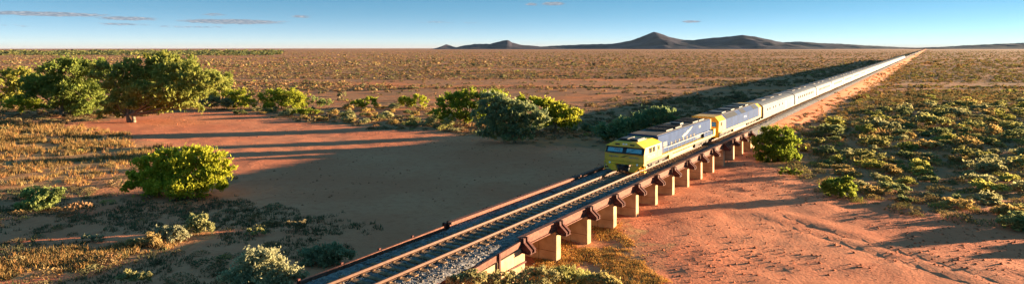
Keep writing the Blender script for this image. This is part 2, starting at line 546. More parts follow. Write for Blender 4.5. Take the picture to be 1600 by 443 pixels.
# ------------------------------------------------------------------ hills
def hill(name, prof, dist, label, depth=900):
    xs = np.linspace(prof[0][0], prof[-1][0], 140)
    ys = np.interp(xs, [p[0] for p in prof], [p[1] for p in prof])
    k = np.array([0, .4, 3, .4, 0.]); k /= k.sum()
    ys = np.convolve(np.pad(ys, 2, mode='edge'), k, 'valid')
    H = np.clip((75 - ys) * dist / FPX, 0, None) * 1.0 + CAM_Z
    H = H + (fbm(xs / 5, xs * 0 + 3, 3) - .5) * 9
    wd = np.linspace(-1, 1, 41)
    XX = (xs - 800) * dist / FPX
    A, B = np.meshgrid(np.arange(len(xs)), np.arange(len(wd)), indexing='ij')
    prof_w = np.clip(1 - np.abs(wd), 0, 1) ** 1.15
    Xg = XX[A] * (1 + 0 * wd[B])
    Yg = dist + depth * wd[B]
    rug = (fbm(Xg / 160, Yg / 160, 4) - .5)
    Zg = H[A] * prof_w[B] * (1 + 1.3 * rug * (1 - prof_w[B])) - 4 * (1 - prof_w[B])
    V = np.stack([Xg, Yg, Zg], -1).reshape(-1, 3)
    nj = len(wd)
    I, J = np.meshgrid(np.arange(len(xs) - 1), np.arange(nj - 1), indexing='ij')
    a0 = (I * nj + J).ravel()
    F = np.stack([a0, a0 + nj, a0 + nj + 1, a0 + 1], -1)
    o = link(bpy.data.objects.new(name, np_mesh(name, V, F, M_hill, smooth=True)))
    return tag(o, label, kind='structure')
hill('hill', [(684, 75), (692, 71.5), (697, 69.3), (702, 71), (712, 74), (722, 72), (745, 68.3), (765, 69), (780, 65), (792, 62.6), (800, 66), (815, 70.5), (850, 73), (880, 75)],
     7000, 'small twin-peaked blue hill far out on the left of the range')
hill('hill', [(800, 75), (850, 72.5), (900, 70), (960, 68.2), (985, 63.5), (1005, 56.5), (1018, 51), (1022, 49.5), (1028, 51.5), (1045, 57.5), (1065, 62), (1085, 62.6), (1110, 59.5), (1140, 57), (1160, 54.6), (1180, 57.5), (1205, 62.5), (1230, 68), (1262, 75)],
     7600, 'pointed dark blue hill with a long shoulder on the horizon')
hill('hill', [(1180, 75), (1215, 67), (1245, 64.8), (1265, 66), (1280, 67.6), (1310, 68.3), (1350, 71), (1400, 73.5), (1440, 75)],
     9200, 'low blue ridge tailing off right of the pointed hill')
hill('hill', [(1440, 75), (1480, 72.8), (1510, 71), (1560, 68.5), (1600, 66.8), (1700, 65), (1850, 69), (1950, 75)],
     8200, 'low dark ridge on the horizon at far right')

exec_after = []
# ------------------------------------------------------------------ leaves
def rand_units(n, r):
    v = r.normal(size=(n, 3)); v /= np.linalg.norm(v, axis=1, keepdims=True) + 1e-9
    return v
def leaf_mesh_arrays(C, size, r, up_bias=0.0, aspect=.5):
    n = len(C)
    a = rand_units(n, r); a[:, 2] = a[:, 2] * 1.6 - .4; a /= np.linalg.norm(a, axis=1, keepdims=True) + 1e-9
    b = np.cross(a, rand_units(n, r)); b[:, 2] *= .6; b /= np.linalg.norm(b, axis=1, keepdims=True) + 1e-9
    s = (size * .72 * (.5 + 1.0 * r.random(n)))[:, None]
    V = np.stack([C + a * s, C + b * s * aspect, C - a * s, C - b * s * aspect], 1).reshape(-1, 3)
    F = np.arange(4 * n).reshape(-1, 4)
    return V, F
def crown_points(blobs, n, r, clump=.3, fill=.5):
    clump = clump * (.95 if n > 2500 else .85)
    """leaf sprays grouped in clumps over ellipsoid lobes; blobs = (c, (rx,ry,rz))"""
    n = int(n * 2.0)
    vol = np.array([b[1][0] * b[1][1] * b[1][2] for b in blobs]) ** .67
    vol = vol / vol.sum()
    P = []
    for (c, rad), w in zip(blobs, vol):
        m = max(20, int(n * w))
        nc = max(7, int(m / 72))
        u = rand_units(nc, r)
        rr = fill + (1.12 - fill) * r.random(nc) ** .7
        u[:, 2] = np.where(u[:, 2] < -.8, -u[:, 2] * .5, u[:, 2])
        cc = u * rr[:, None] * np.array(rad)
        cr = clump * (np.prod(rad) ** (1 / 3)) * (.6 + .8 * r.random(nc))
        idx = r.integers(0, nc, m)
        g = rand_units(m, r) * (r.random((m, 1)) ** .45) * .95
        w_ = r.random(m) < .3
        g[w_] = r.normal(size=(w_.sum(), 3)) * .8
        g[:, 2] *= .7
        P.append(np.array(c) + cc[idx] + g * cr[idx][:, None])
    return np.concatenate(P)

GUM_GAP = .96
def plant(name, base_px, blobs_px, leaf, n, lsize, label, cat, group=None, bark=M_dbark, trunk_r=.18, limbs=True, tint=(1, 1, 1), z=None, depth=.6,
          seed=0, clump=.3, multi=1, fork_h=.25):
    r = np.random.default_rng(seed + 100)
    bx, by = base_px
    X, Y = spot(bx, by, .1)
    zg = gz1(X, Y)
    X, Y = spot(bx, by, zg); zg = gz1(X, Y)
    sc = Y / FPX
    root = empty(name, (X, Y, zg), 0, label, cat, group)
    blobs = []
    for i, b in enumerate(blobs_px):
        px, py, rx, ry = b[:4]
        dy = b[4] if len(b) > 4 else r.uniform(-.3, .3) * rx * sc * depth / .6
        zc = CAM_Z - (py - 75) * sc - zg
        if name == 'gum_tree':
            rx, ry = rx * GUM_GAP, ry * GUM_GAP
            dy = r.uniform(-1, 1) * 30 * sc
        blobs.append(((float((px - bx) * sc), float(dy), float(max(zc, ry * sc * .75))), (rx * sc, rx * sc * depth, ry * sc)))
    C = crown_points(blobs, int(n * .85) if name == 'gum_tree' else n, r, clump * (.85 if name == 'gum_tree' else 1))
    C[:, 2] = np.maximum(C[:, 2], .05)
    Vv, Ff = leaf_mesh_arrays(C, lsize, r)
    crown = link(bpy.data.objects.new('crown', np_mesh('crown', Vv, Ff, leaf)), root)
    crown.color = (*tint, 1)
    # stems
    for k in range(multi):
        mb = MB()
        top = max(b[0][2] for b in blobs)
        off = Vector((r.uniform(-.4, .4) * trunk_r * 4 * (multi > 1), r.uniform(-.3, .3) * trunk_r * 3 * (multi > 1), 0))
        p = [Vector((0, 0, -.3)) + off]
        fork = Vector((r.uniform(-.5, .5) * trunk_r * 3, r.uniform(-.3, .3), fork_h * top)) + off * 1.5
        mid = (p[0] + fork) / 2 + Vector((r.uniform(-.4, .4) * trunk_r, 0, 0))
        mb.tube(p[0], mid, trunk_r * 1.25, trunk_r, 8, False); mb.tube(mid, fork, trunk_r, trunk_r * .85, 8, False)
        if limbs:
            for i, (c, rad) in enumerate(blobs):
                if multi > 1 and i % multi != k:
                    continue
                c = Vector(c)
                e = c + Vector((0, 0, rad[2] * .2))
                m1 = fork.lerp(e, .5) + Vector((r.uniform(-.1, .1) * rad[0], r.uniform(-.1, .1) * rad[0], -.06 * (e - fork).length))
                mb.tube(fork, m1, trunk_r * .62, trunk_r * .42, 6, False)
                mb.tube(m1, e, trunk_r * .42, trunk_r * .12, 6, False)
                for q in range(5):
                    u = Vector(rand_units(1, r)[0]); u.z = abs(u.z) * .6
                    f2 = e + Vector((u.x * rad[0], u.y * rad[1], u.z * rad[2])) * .75
                    mb.tube(m1.lerp(e, .3 + .14 * q), f2, trunk_r * .2, trunk_r * .04, 5, False)
        mb.build('trunk', bark, root, smooth=True)
    return root

# ---- trees of the far creek bank, left
plant('gum_tree', (205, 191), [(178, 110, 36, 17), (218, 100, 34, 15), (250, 98, 40, 13), (285, 112, 42, 17), (320, 122, 34, 13), (232, 125, 46, 18), (270, 138, 46, 16), (200, 140, 40, 18),
      (235, 155, 42, 14), (185, 160, 26, 12), (295, 150, 36, 11), (335, 133, 20, 9), (222, 170, 30, 9), (172, 176, 24, 8), (255, 168, 34, 10), (290, 164, 30, 8)], LEAF_GUM, 17000, .42,
      'broad river gum with pale forked trunk, largest tree left of the creek bed', 'tree', 'river gums beyond the creek bed', M_bark, .34, seed=1, clump=.34, multi=3, fork_h=.12)
plant('gum_tree', (98, 181), [(70, 128, 40, 15), (110, 106, 48, 14), (145, 112, 40, 18), (95, 140, 52, 15), (140, 140, 44, 16), (60, 142, 30, 12), (120, 160, 46, 10), (80, 168, 30, 8), (150, 168, 26, 9), (118, 172, 30, 7)], LEAF_GUM, 12500, .42,
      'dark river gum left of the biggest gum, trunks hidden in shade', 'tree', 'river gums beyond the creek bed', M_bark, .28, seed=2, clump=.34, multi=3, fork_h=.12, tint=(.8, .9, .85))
plant('gum_tree', (306, 168), [(300, 118, 36, 16), (325, 126, 30, 14), (312, 142, 40, 14), (340, 140, 18, 10)], LEAF_GUM, 7000, .42,
      'river gum half hidden behind the right side of the biggest gum', 'tree', 'river gums beyond the creek bed', M_bark, .25, seed=3, clump=.34)
plant('gum_tree', (2, 168), [(10, 118, 28, 11), (-18, 128, 32, 15), (18, 140, 26, 12), (-40, 140, 34, 14), (44, 130, 20, 9), (8, 154, 30, 9)], LEAF_GUM, 9000, .4,
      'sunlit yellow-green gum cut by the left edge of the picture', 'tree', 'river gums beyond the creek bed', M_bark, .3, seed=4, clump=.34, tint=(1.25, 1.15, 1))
plant('acacia_bush', (32, 180), [(22, 163, 18, 10), (42, 164, 20, 10), (32, 156, 18, 8)], LEAF_LIME, 2600, .26, 'lime green acacia bush in front of the leftmost gums', 'bush', seed=5, limbs=False, trunk_r=.1)
# ---- belt of bushes along the far bank
plant('acacia_bush', (338, 172), [(328, 160, 16, 8), (346, 160, 16, 8)], LEAF_BLUE, 2000, .24, 'dark low shrub between the gums and the yellow-green bush', 'bush', 'bushes along the far creek bank', seed=65, limbs=False, trunk_r=.08)
plant('acacia_bush', (376, 170), [(362, 152, 18, 10), (384, 150, 20, 11), (376, 161, 26, 8)], LEAF_LIME, 3000, .26, 'yellow-green bush just right of the gum trees', 'bush', 'bushes along the far creek bank', seed=6, trunk_r=.1)
plant('acacia_bush', (440, 170), [(425, 152, 20, 11), (450, 149, 22, 11), (440, 160, 36, 8), (470, 156, 12, 7)], LEAF_LIME, 4200, .28, 'rounded bright lime bush, brightest of the far bank left of centre', 'bush', 'bushes along the far creek bank', seed=7, trunk_r=.12)
plant('acacia_bush', (472, 182), [(464, 174, 13, 5), (482, 175, 14, 5)], LEAF_LIME, 1400, .2, 'low olive bush at the edge of the red sand under the lime bush', 'bush', 'bushes along the far creek bank', seed=8, limbs=False, trunk_r=.08, tint=(.8, .85, .9))
plant('acacia_bush', (500, 168), [(492, 158, 14, 6), (508, 160, 14, 6)], LEAF_GREY, 1200, .24, 'dull olive bush right of the bright lime bush', 'bush', 'bushes along the far creek bank', seed=9, limbs=False, trunk_r=.08, tint=(.75, .9, .5))
plant('acacia_bush', (567, 172), [(556, 162, 13, 6), (574, 159, 14, 7)], LEAF_LIME, 1700, .24, 'small lime bush midway between gums and big creek trees', 'bush', 'bushes along the far creek bank', seed=10, limbs=False, trunk_r=.08)
plant('acacia_bush', (646, 170), [(634, 158, 14, 7), (654, 157, 15, 8)], LEAF_LIME, 2000, .25, 'small bright lime bush left of the big creek trees', 'bush', 'bushes along the far creek bank', seed=11, limbs=False, trunk_r=.08, tint=(1.1, 1.1, 1))
plant('acacia_tree', (728, 196), [(735, 150, 26, 11), (768, 148, 26, 10), (702, 160, 24, 13), (690, 174, 18, 12), (735, 170, 34, 16), (712, 184, 24, 9), (775, 168, 24, 14)], LEAF_LIME, 9000, .26,
      'tall bright green acacia behind the dark blue-green tree', 'tree', 'creek trees left of the train', M_dbark, .25, seed=12, depth=.42, tint=(.85, .92, .9))
plant('acacia_tree', (866, 208), [(845, 166, 26, 11), (872, 174, 24, 11), (892, 177, 15, 9), (862, 188, 30, 12), (826, 158, 22, 9), (888, 190, 18, 7)], LEAF_LIME, 6500, .26,
      'yellow-green acacia on the right of the dark creek tree', 'tree', 'creek trees left of the train', M_dbark, .2, seed=13, depth=.42, tint=(1.05, 1.0, .9))
plant('bluegreen_tree', (803, 223), [(768, 160, 22, 14), (795, 166, 28, 14), (822, 174, 26, 14), (760, 182, 22, 16), (790, 190, 32, 16), (826, 194, 26, 14), (775, 206, 24, 11), (805, 210, 28, 8), (842, 182, 16, 11)], LEAF_BLUE, 12000, .26,
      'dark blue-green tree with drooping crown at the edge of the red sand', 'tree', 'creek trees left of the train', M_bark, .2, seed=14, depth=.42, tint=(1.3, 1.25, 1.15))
plant('saltbush', (703, 199), [(703, 189, 9, 9), (697, 195, 8, 5)], LEAF_GREY, 700, .2, 'small pale shrub under the tall bright acacia', 'bush', seed=15, limbs=False, trunk_r=.05, tint=(1.1, 1.15, .9))
plant('bluegreen_bush', (985, 222), [(955, 204, 24, 12), (985, 196, 30, 13), (1012, 187, 26, 11), (1035, 177, 22, 8), (975, 212, 34, 9), (1045, 186, 18, 8)], LEAF_BLUE, 9000, .26,
      'wide shaded blue-green thicket behind the leading locomotive', 'bush', seed=16, trunk_r=.12, tint=(.95, 1.05, .9))
plant('bluegreen_bush', (915, 205), [(905, 200, 18, 6), (925, 198, 16, 6)], LEAF_BLUE, 1500, .2, 'low shaded shrub between creek trees and thicket', 'bush', seed=17, limbs=False, trunk_r=.06)
# ---- right bank landmarks
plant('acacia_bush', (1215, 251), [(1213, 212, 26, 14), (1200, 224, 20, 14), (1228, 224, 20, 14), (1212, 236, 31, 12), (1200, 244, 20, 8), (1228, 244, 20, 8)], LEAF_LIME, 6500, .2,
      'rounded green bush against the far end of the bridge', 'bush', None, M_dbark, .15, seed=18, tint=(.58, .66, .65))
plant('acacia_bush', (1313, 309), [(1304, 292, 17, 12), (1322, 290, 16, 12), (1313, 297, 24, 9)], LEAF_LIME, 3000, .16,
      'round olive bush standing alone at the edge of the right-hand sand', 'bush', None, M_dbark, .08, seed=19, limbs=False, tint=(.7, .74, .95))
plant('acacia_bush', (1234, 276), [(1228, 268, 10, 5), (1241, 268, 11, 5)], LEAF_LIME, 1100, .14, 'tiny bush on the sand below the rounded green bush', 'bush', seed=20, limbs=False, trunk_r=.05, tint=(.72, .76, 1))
for i, (bx, by, rx, ry, lb) in enumerate([(1700, 352, 36, 13, 'creek acacia just outside the right edge, nearest the wheel tracks'), (1930, 349, 50, 15, 'creek acacia well outside the right edge of the view'),
                                          (1790, 374, 34, 12, 'creek acacia outside the right edge, closest to the viewer')]):
    plant('acacia_tree', (bx, by), [(bx - rx * .4, by - ry * 1.6, rx * .6, ry * .7), (bx + rx * .4, by - ry * 1.7, rx * .6, ry * .7), (bx, by - ry * 2.2, rx * .6, ry * .6), (bx, by - ry, rx * .7, ry * .5)], LEAF_LIME, 4000, .2, lb, 'tree',
          'creek acacias beyond the right edge', M_dbark, .12, seed=60 + i, depth=.5)
# ---- foreground left
plant('acacia_bush', (285, 306), [(240, 256, 28, 15), (275, 247, 32, 14), (312, 245, 32, 14), (340, 262, 22, 14), (300, 270, 46, 18), (245, 278, 36, 16), (215, 290, 22, 8), (205, 272, 14, 8), (285, 290, 50, 12), (330, 285, 24, 11)], LEAF_LIME, 15000, .2,
      'large bright lime acacia bush in the left foreground', 'bush', None, M_dbark, .14, seed=21, tint=(1.15, 1.1, .9))
plant('saltbush', (67, 326), [(48, 302, 18, 10), (74, 306, 20, 11), (88, 300, 12, 8), (62, 316, 28, 7)], LEAF_GREY, 3600, .16, 'pale green saltbush at the left edge of the foreground', 'bush', 'saltbush in the left foreground', seed=22, limbs=False, trunk_r=.06, tint=(.85, 1, .55))
plant('saltbush', (405, 472), [(405, 408, 34, 17), (440, 424, 28, 13), (374, 428, 28, 15), (410, 436, 46, 14), (395, 402, 18, 10), (465, 432, 16, 8)], LEAF_GREY, 8000, .12,
      'big silvery saltbush beside the ballast at the bottom', 'bush', 'saltbush in the left foreground', seed=23, limbs=False, trunk_r=.06, tint=(1.05, 1.05, 1))
plant('saltbush', (308, 366), [(308, 346, 16, 11), (300, 356, 14, 8), (320, 354, 12, 9)], LEAF_GREY, 2600, .12, 'upright sunlit saltbush, tallest of the small row in shade', 'bush', 'saltbush in the left foreground', seed=24, limbs=False, trunk_r=.05, tint=(1.0, 1.0, .75))
plant('saltbush', (268, 376), [(258, 362, 14, 9), (278, 360, 14, 9), (268, 368, 24, 6)], LEAF_GREY, 2400, .12, 'grey-green saltbush left of the upright sunlit one', 'bush', 'saltbush in the left foreground', seed=25, limbs=False, trunk_r=.05)
plant('saltbush', (226, 386), [(215, 378, 14, 6), (236, 374, 14, 8)], LEAF_GREY, 1500, .12, 'low tawny shrub at the left end of the sunlit row', 'bush', 'saltbush in the left foreground', seed=26, limbs=False, trunk_r=.05, tint=(1.15, .85, .6))
plant('saltbush', (148, 376), [(140, 370, 9, 5), (155, 371, 9, 4)], LEAF_GREY, 900, .11, 'small shrub alone on the dark ground, in full shade', 'bush', 'saltbush in the left foreground', seed=27, limbs=False, trunk_r=.04)
plant('saltbush', (398, 368), [(390, 362, 8, 4), (405, 361, 9, 5)], LEAF_GREY, 700, .11, 'sparse spiky shrub left of the dark creek edge', 'bush', 'saltbush in the left foreground', seed=28, limbs=False, trunk_r=.04, tint=(1, 1, .7))
plant('saltbush', (463, 360), [(455, 350, 12, 6), (472, 350, 10, 6)], LEAF_GREY, 1000, .12, 'brownish shrub in shade beside the bare creek sand', 'bush', 'saltbush in the left foreground', seed=29, limbs=False, trunk_r=.04, tint=(.8, .65, .6))
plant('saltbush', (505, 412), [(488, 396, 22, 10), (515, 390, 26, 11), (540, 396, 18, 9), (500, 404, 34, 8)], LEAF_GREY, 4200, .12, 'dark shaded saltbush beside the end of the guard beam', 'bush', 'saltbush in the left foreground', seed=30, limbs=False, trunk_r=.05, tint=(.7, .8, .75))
plant('saltbush', (212, 447), [(200, 432, 16, 8), (222, 430, 14, 8)], LEAF_GREY, 1500, .11, 'small half-lit shrub at the bottom left', 'bush', 'saltbush in the left foreground', seed=31, limbs=False, trunk_r=.04, tint=(1, .95, .7))
# ---- foreground under the abutment
for i, (bx, by, bl, tn, lb) in enumerate([
    (765, 478, [(748, 440, 22, 12), (778, 436, 22, 12), (765, 450, 34, 12)], (1.15, 1.05, .75), 'olive saltbush against the abutment wall'),
    (832, 474, [(812, 436, 22, 12), (846, 432, 24, 12), (830, 446, 34, 12)], (1.15, 1.05, .8), 'pale saltbush under the first bridge span'),
    (893, 462, [(878, 426, 22, 12), (908, 432, 22, 11), (893, 440, 30, 11)], (1.1, 1.05, .6), 'yellow-green saltbush at the bottom, right of the abutment'),
    (722, 466, [(716, 440, 18, 10), (740, 434, 16, 10)], (.9, .85, .65), 'tawny saltbush at the foot of the guard posts'),
    (945, 468, [(938, 438, 18, 9), (955, 440, 16, 9)], (1.15, .95, .6), 'dry shrub at the bottom, rightmost below the bridge')]):
    plant('saltbush', (bx, by), bl, LEAF_GREY, 3200, .1, lb, 'bush', 'saltbush below the bridge', seed=40 + i, limbs=False, trunk_r=.04, tint=tn)

# ------------------------------------------------------------------ right bank shrubs: individuals
def shrub_variants(k, n, lsize, seed):
    out = []
    for i in range(k):
        r = np.random.default_rng(seed + i)
        bl = []
        for j in range(r.integers(3, 6)):
            a = r.uniform(0, 6.28); q = r.uniform(0, .55)
            bl.append(((q * math.cos(a), q * math.sin(a), r.uniform(.22, .42)), (r.uniform(.35, .6), r.uniform(.35, .6), r.uniform(.2, .36))))
        C = crown_points(bl, n, r, .3, .4)
        C[:, 2] = np.maximum(C[:, 2], .02)
        V, F = leaf_mesh_arrays(C, lsize, r)
        out.append(np_mesh('shrub', V, F, LEAF_GREY))
    return out
SV = shrub_variants(7, 900, .085, 300)
def pxof(X, Y, Z):
    return 800 + X * FPX / Y, 75 + (CAM_Z - Z) * FPX / Y
rr = np.random.default_rng(55)
placed = []
def try_place(X, Y, rad, keep):
    for (x, y, q) in keep:
        if (x - X) ** 2 + (y - Y) ** 2 < ((rad + q) * .62) ** 2:
            return False
    keep.append((X, Y, rad)); return True
TINTS = [((.9, .86, .50), 'olive green'), ((1.05, 1.0, .80), 'grey-green'), ((1.05, 1.0, .42), 'yellow-green'), ((.62, .68, .45), 'dark green'), ((1.25, .90, .55), 'tawny')]
PX_RIGHT = [(1255, 205), (1300, 190), (1390, 175), (1500, 165), (1640, 165), (1640, 355), (1560, 342), (1480, 322), (1400, 308), (1345, 300), (1290, 268), (1248, 250)]
PX_BANK = [(330, 178), (420, 168), (520, 166), (640, 165), (700, 188), (760, 205), (700, 204), (600, 194), (500, 188), (430, 178)]
cand = []
def scatter(poly_px, count, smin, smax, tints, label_fn, group, far_bias=1.0):
    P = area(poly_px, .4)
    xs = [p[0] for p in P]; ys = [p[1] for p in P]
    n = 0; tries = 0
    while n < count and tries < 9000:
        tries += 1
        X = rr.uniform(min(xs), max(xs)); Y = rr.uniform(min(ys), max(ys))
        if rr.random() > (min(ys) / Y) ** far_bias:
            continue
        if not inpoly(np.array([X]), np.array([Y]), P)[0]:
            continue
        t, dd = td(X, Y)
        if abs(dd) < 6.5:
            continue
        s = rr.uniform(smin, smax) * (1 + .5 * (rr.random() < .2))
        if not try_place(X, Y, s, placed):
            continue
        k = tints[rr.integers(0, len(tints))]
        o = bpy.data.objects.new('saltbush', SV[rr.integers(0, len(SV))])
        o.location = (X, Y, gz1(X, Y) - .03)
        o.rotation_euler = (0, 0, rr.uniform(0, 6.28))
        o.scale = (s, s, s * rr.uniform(.55, .95))
        f = rr.uniform(.75, 1.15)
        o.color = (k[0][0] * f, k[0][1] * f, k[0][2] * f, 1)
        col.objects.link(o)
        tag(o, label_fn(k[1], s, X, Y), 'bush', group)
        n += 1
def lab_right(c, s, X, Y):
    size = 'large' if s > 2.0 else ('small' if s < 1.4 else 'mid-sized')
    depth = "at the right bank's sand edge" if Y < 62 else ("in the right bank's scrub" if Y < 90 else "at the back of the right bank")
    return f'{size} {c} saltbushes {depth}'
scatter(PX_RIGHT, 200, 1.0, 2.6, TINTS, lab_right, 'saltbush scrub on the right bank', 1.6)
def lab_bank(c, s, X, Y):
    size = 'large' if s > 2.0 else ('small' if s < 1.6 else 'mid-sized')
    return f'{size} {c} saltbushes along the far creek bank'
scatter(PX_BANK, 60, 1.2, 2.2, [TINTS[0], TINTS[1], TINTS[3], TINTS[4]], lab_bank, 'saltbush belt on the far creek bank', 1.0)

# tell alike bushes apart by their order from left to right
NTH = ['leftmost'] + [f'{w} from left' for w in ('second', 'third', 'fourth', 'fifth', 'sixth', 'seventh', 'eighth', 'ninth', 'tenth', 'eleventh', 'twelfth', 'thirteenth',
       'fourteenth', 'fifteenth', 'sixteenth', 'seventeenth', 'eighteenth', 'nineteenth', 'twentieth')]
by_label = {}
for o in col.objects:
    if o.get('group', '').startswith('saltbush') and 'saltbushes' in o.get('label', ''):
        by_label.setdefault(o['label'], []).append(o)
for lb, os_ in by_label.items():
    os_.sort(key=lambda o: o.location.x / o.location.y)
    for k, o in enumerate(os_):
        o['label'] = ('lone ' + lb.replace('saltbushes', 'saltbush')) if len(os_) == 1 else f'{NTH[min(k, 19)]} of the {lb}'

# ------------------------------------------------------------------ uncountable scrub of the plain
def template(n, ls, seed):
    r = np.random.default_rng(seed)
    u = rand_units(n, r); u[:, 2] = np.abs(u[:, 2])
    C = u * (.45 + .55 * r.random((n, 1)) ** .5) * np.array([.9, .9, .6]) + np.array([0, 0, .08])
    V, F = leaf_mesh_arrays(C, ls, r, aspect=.7)
    V[:, 2] = np.maximum(V[:, 2], 0)
    return V
def scatter_mesh(name, X, Y, S, tints, tmpl, seed):
    r = np.random.default_rng(seed)
    Z = gz(X, Y) - .03
    n = len(X)
    which = r.integers(0, len(tmpl), n)
    Vs = []; Ts = []
    for k, T in enumerate(tmpl):
        m = which == k
        if not m.any(): continue
        a = r.uniform(0, 6.28, m.sum()); ca, sa = np.cos(a)[:, None], np.sin(a)[:, None]
        s = S[m][:, None]
        vx = (T[None, :, 0] * ca - T[None, :, 1] * sa) * s + X[m][:, None]
        vy = (T[None, :, 0] * sa + T[None, :, 1] * ca) * s + Y[m][:, None]
        vz = T[None, :, 2] * s * r.uniform(.5, 1.05, (m.sum(), 1)) + Z[m][:, None]
        Vs.append(np.stack([vx, vy, vz], -1).reshape(-1, 3))
        Ts.append(np.repeat(tints[m], len(T), axis=0))
    V = np.concatenate(Vs); T = np.concatenate(Ts)
    F = np.arange(len(V)).reshape(-1, 4)
    return np_mesh(name, V, F, LEAF_STUFF, tint=T)
PAL = np.array([(.26, .20, .10), (.32, .22, .11), (.20, .18, .085), (.36, .23, .10), (.22, .16, .09), (.34, .19, .095)])
def veg_candidates(n, y0, y1, seed, power):
    r = np.random.default_rng(seed)
    n = int(n * 1.18)
    Y = y0 * (y1 / y0) ** (r.random(n) ** power)
    X = r.uniform(-1.1, 1.1, n) * Y
    return X, Y, r
bedL, bedR = BED_L, BED_R
def keep_mask(X, Y, r, thr=.60):
    t, dd = td(X, Y)
    m = np.abs(dd) > np.where(t > 90, 4.6, 3.5)
    m &= (np.abs(dd) > 9) | (r.random(len(X)) < .35)
    jx = (fbm(X / 4, Y / 4, 3) - .5) * 9; jy = (fbm(X / 4 + 50, Y / 4 + 9, 3) - .5) * 9
    m &= ~inpoly(X + jx, Y + jy, BED_L) & ~inpoly(X + jx * .6, Y + jy * .6, BED_R)
    m &= ~inpoly(X, Y, GRASS_R)
    scald = .5 * fbm(X / 90 + 5, Y / 20 + 9, 4) + .5 * fbm(X / 420 + 2, Y / 85 + 4, 3)
    scald = .5 + (scald - .5) * 1.35
    m &= r.random(len(X)) < np.clip((thr + .05 - scald) / .10, 0.10, 1)
    return m
tmpA = [template(70, .19, 900 + i) for i in range(6)]
tmpN = [template(190, .10, 980 + i) for i in range(8)]
tmpB = [template(18, .42, 920 + i) for i in range(6)]
tmpC = [template(8, .62, 940 + i) for i in range(6)]
for nm, n, y0, y1, tm, smin, smax, seed in (
        ('scrub', 2400, 34, 84, tmpN, .3, 1.0, 70), ('scrub', 6500, 84, 170, tmpA, .35, 1.05, 71), ('scrub', 22000, 150, 480, tmpB, .4, 1.15, 72), ('scrub', 42000, 440, 3500, tmpC, .6, 1.9, 73)):
    X, Y, r = veg_candidates(n, y0, y1, seed, .8 if y0 < 100 else .75)
    m = keep_mask(X, Y, r)
    if y0 < 100:
        # keep the shaded creek edge in the left foreground thin
        px = 800 + X * FPX / Y; py = 75 + 13.9 * FPX / Y
        m &= (py < 215) | (r.random(len(X)) < .3) | (px > 1150)
        m &= ~((py > 300) & (px > 430) & (px < 1100))
    X, Y = X[m], Y[m]
    S = r.uniform(smin, smax, len(X)) * np.where(r.random(len(X)) < .07, 1.7, 1)
    T = PAL[r.integers(0, len(PAL), len(X))] * r.uniform(.75, 1.2, (len(X), 1))
    t_, d_ = td(X, Y)
    right = d_ > 8
    T[right] = T[right] * np.array([1.0, 1.02, .8])
    lime = r.random(len(X)) < np.where(right, .08, .02)
    T[lime] = np.array([.34, .32, .08])
    o = link(bpy.data.objects.new(nm, scatter_mesh(nm, X, Y, S, T, tm, seed)))
    tag(o, {34: 'low grey-green scrub dotting the ground nearest the viewer', 84: 'low tawny scrub dotting the ground beyond the creek', 150: 'low saltbush scrub covering the red plain in the middle distance',
            440: 'distant low scrub speckling the plain to the horizon'}[y0], 'scrub', kind='stuff')

# ---- distant belt of trees along the left horizon
r = np.random.default_rng(81)
n = 1500
Y = r.uniform(1150, 2300, n); pxs = -200 + 640 * r.random(n) ** .9
X = (pxs - 800) * Y / FPX
S = r.uniform(6, 15, n) * np.clip(Y / 2400, .55, 1)
T = np.array([(.15, .16, .06), (.22, .21, .07), (.10, .12, .055)])[r.integers(0, 3, n)]
o = link(bpy.data.objects.new('distant_woodland', scatter_mesh('distant_woodland', X, Y, S, T, [template(26, .34, 960 + i) for i in range(5)], 82)))
tag(o, 'dark green line of far trees along the left horizon', 'woodland', kind='stuff')

# ------------------------------------------------------------------ dry grass
def grass_tufts(poly_list, n, h, seed, pal, name, label, blades=9):
    r = np.random.default_rng(seed)
    X = []; Y = []
    for P, frac in poly_list:
        xs = [p[0] for p in P]; ys = [p[1] for p in P]
        x = r.uniform(min(xs), max(xs), int(n * frac) * 4); y = r.uniform(min(ys), max(ys), int(n * frac) * 4)
        jx_ = (fbm(x / 3, y / 3, 3) - .5) * 7; jy_ = (fbm(x / 3 + 40, y / 3 + 8, 3) - .5) * 7
        m = inpoly(x + jx_, y + jy_, P); m &= fbm(x / 2.5, y / 2.5, 3) + r.uniform(-.12, .12, len(x)) > .47
        t, dd = td(x, y); m &= (np.abs(dd) > 3.2) | (t > 34)
        X.append(x[m][:int(n * frac)]); Y.append(y[m][:int(n * frac)])
    X = np.concatenate(X); Y = np.concatenate(Y)
    Z = gz(X, Y)
    k = len(X)
    a = r.uniform(0, 6.28, (k, blades)); lean = r.uniform(.15, .8, (k, blades)); hh = h * r.uniform(.4, 1.1, (k, blades)) * r.uniform(.6, 1.3, (k, 1))
    bx = X[:, None] + r.normal(0, .12, (k, blades)); by = Y[:, None] + r.normal(0, .12, (k, blades)); bz = Z[:, None] - .02 + 0 * bx
    w = .035 * np.clip(by / 60, 1, 3)
    px, py = -np.sin(a) * w, np.cos(a) * w; hh = hh * np.clip(by / 70, 1, 1.6)
    tx = bx + np.cos(a) * lean * hh; ty = by + np.sin(a) * lean * hh; tz = bz + hh
    V = np.stack([np.stack([bx - px, by - py, bz], -1), np.stack([bx + px, by + py, bz], -1), np.stack([tx, ty, tz], -1)], 2).reshape(-1, 3)
    F = np.arange(len(V)).reshape(-1, 3)
    T = np.repeat(pal[r.integers(0, len(pal), k)] * r.uniform(.8, 1.2, (k, 1)), blades * 3, axis=0)
    o = link(bpy.data.objects.new(name, np_mesh(name, V, F, LEAF_STUFF, tint=T)))
    return tag(o, label, 'grass', kind='stuff')
GP = np.array([(.40, .25, .10), (.46, .27, .09), (.40, .20, .08), (.34, .24, .10)])
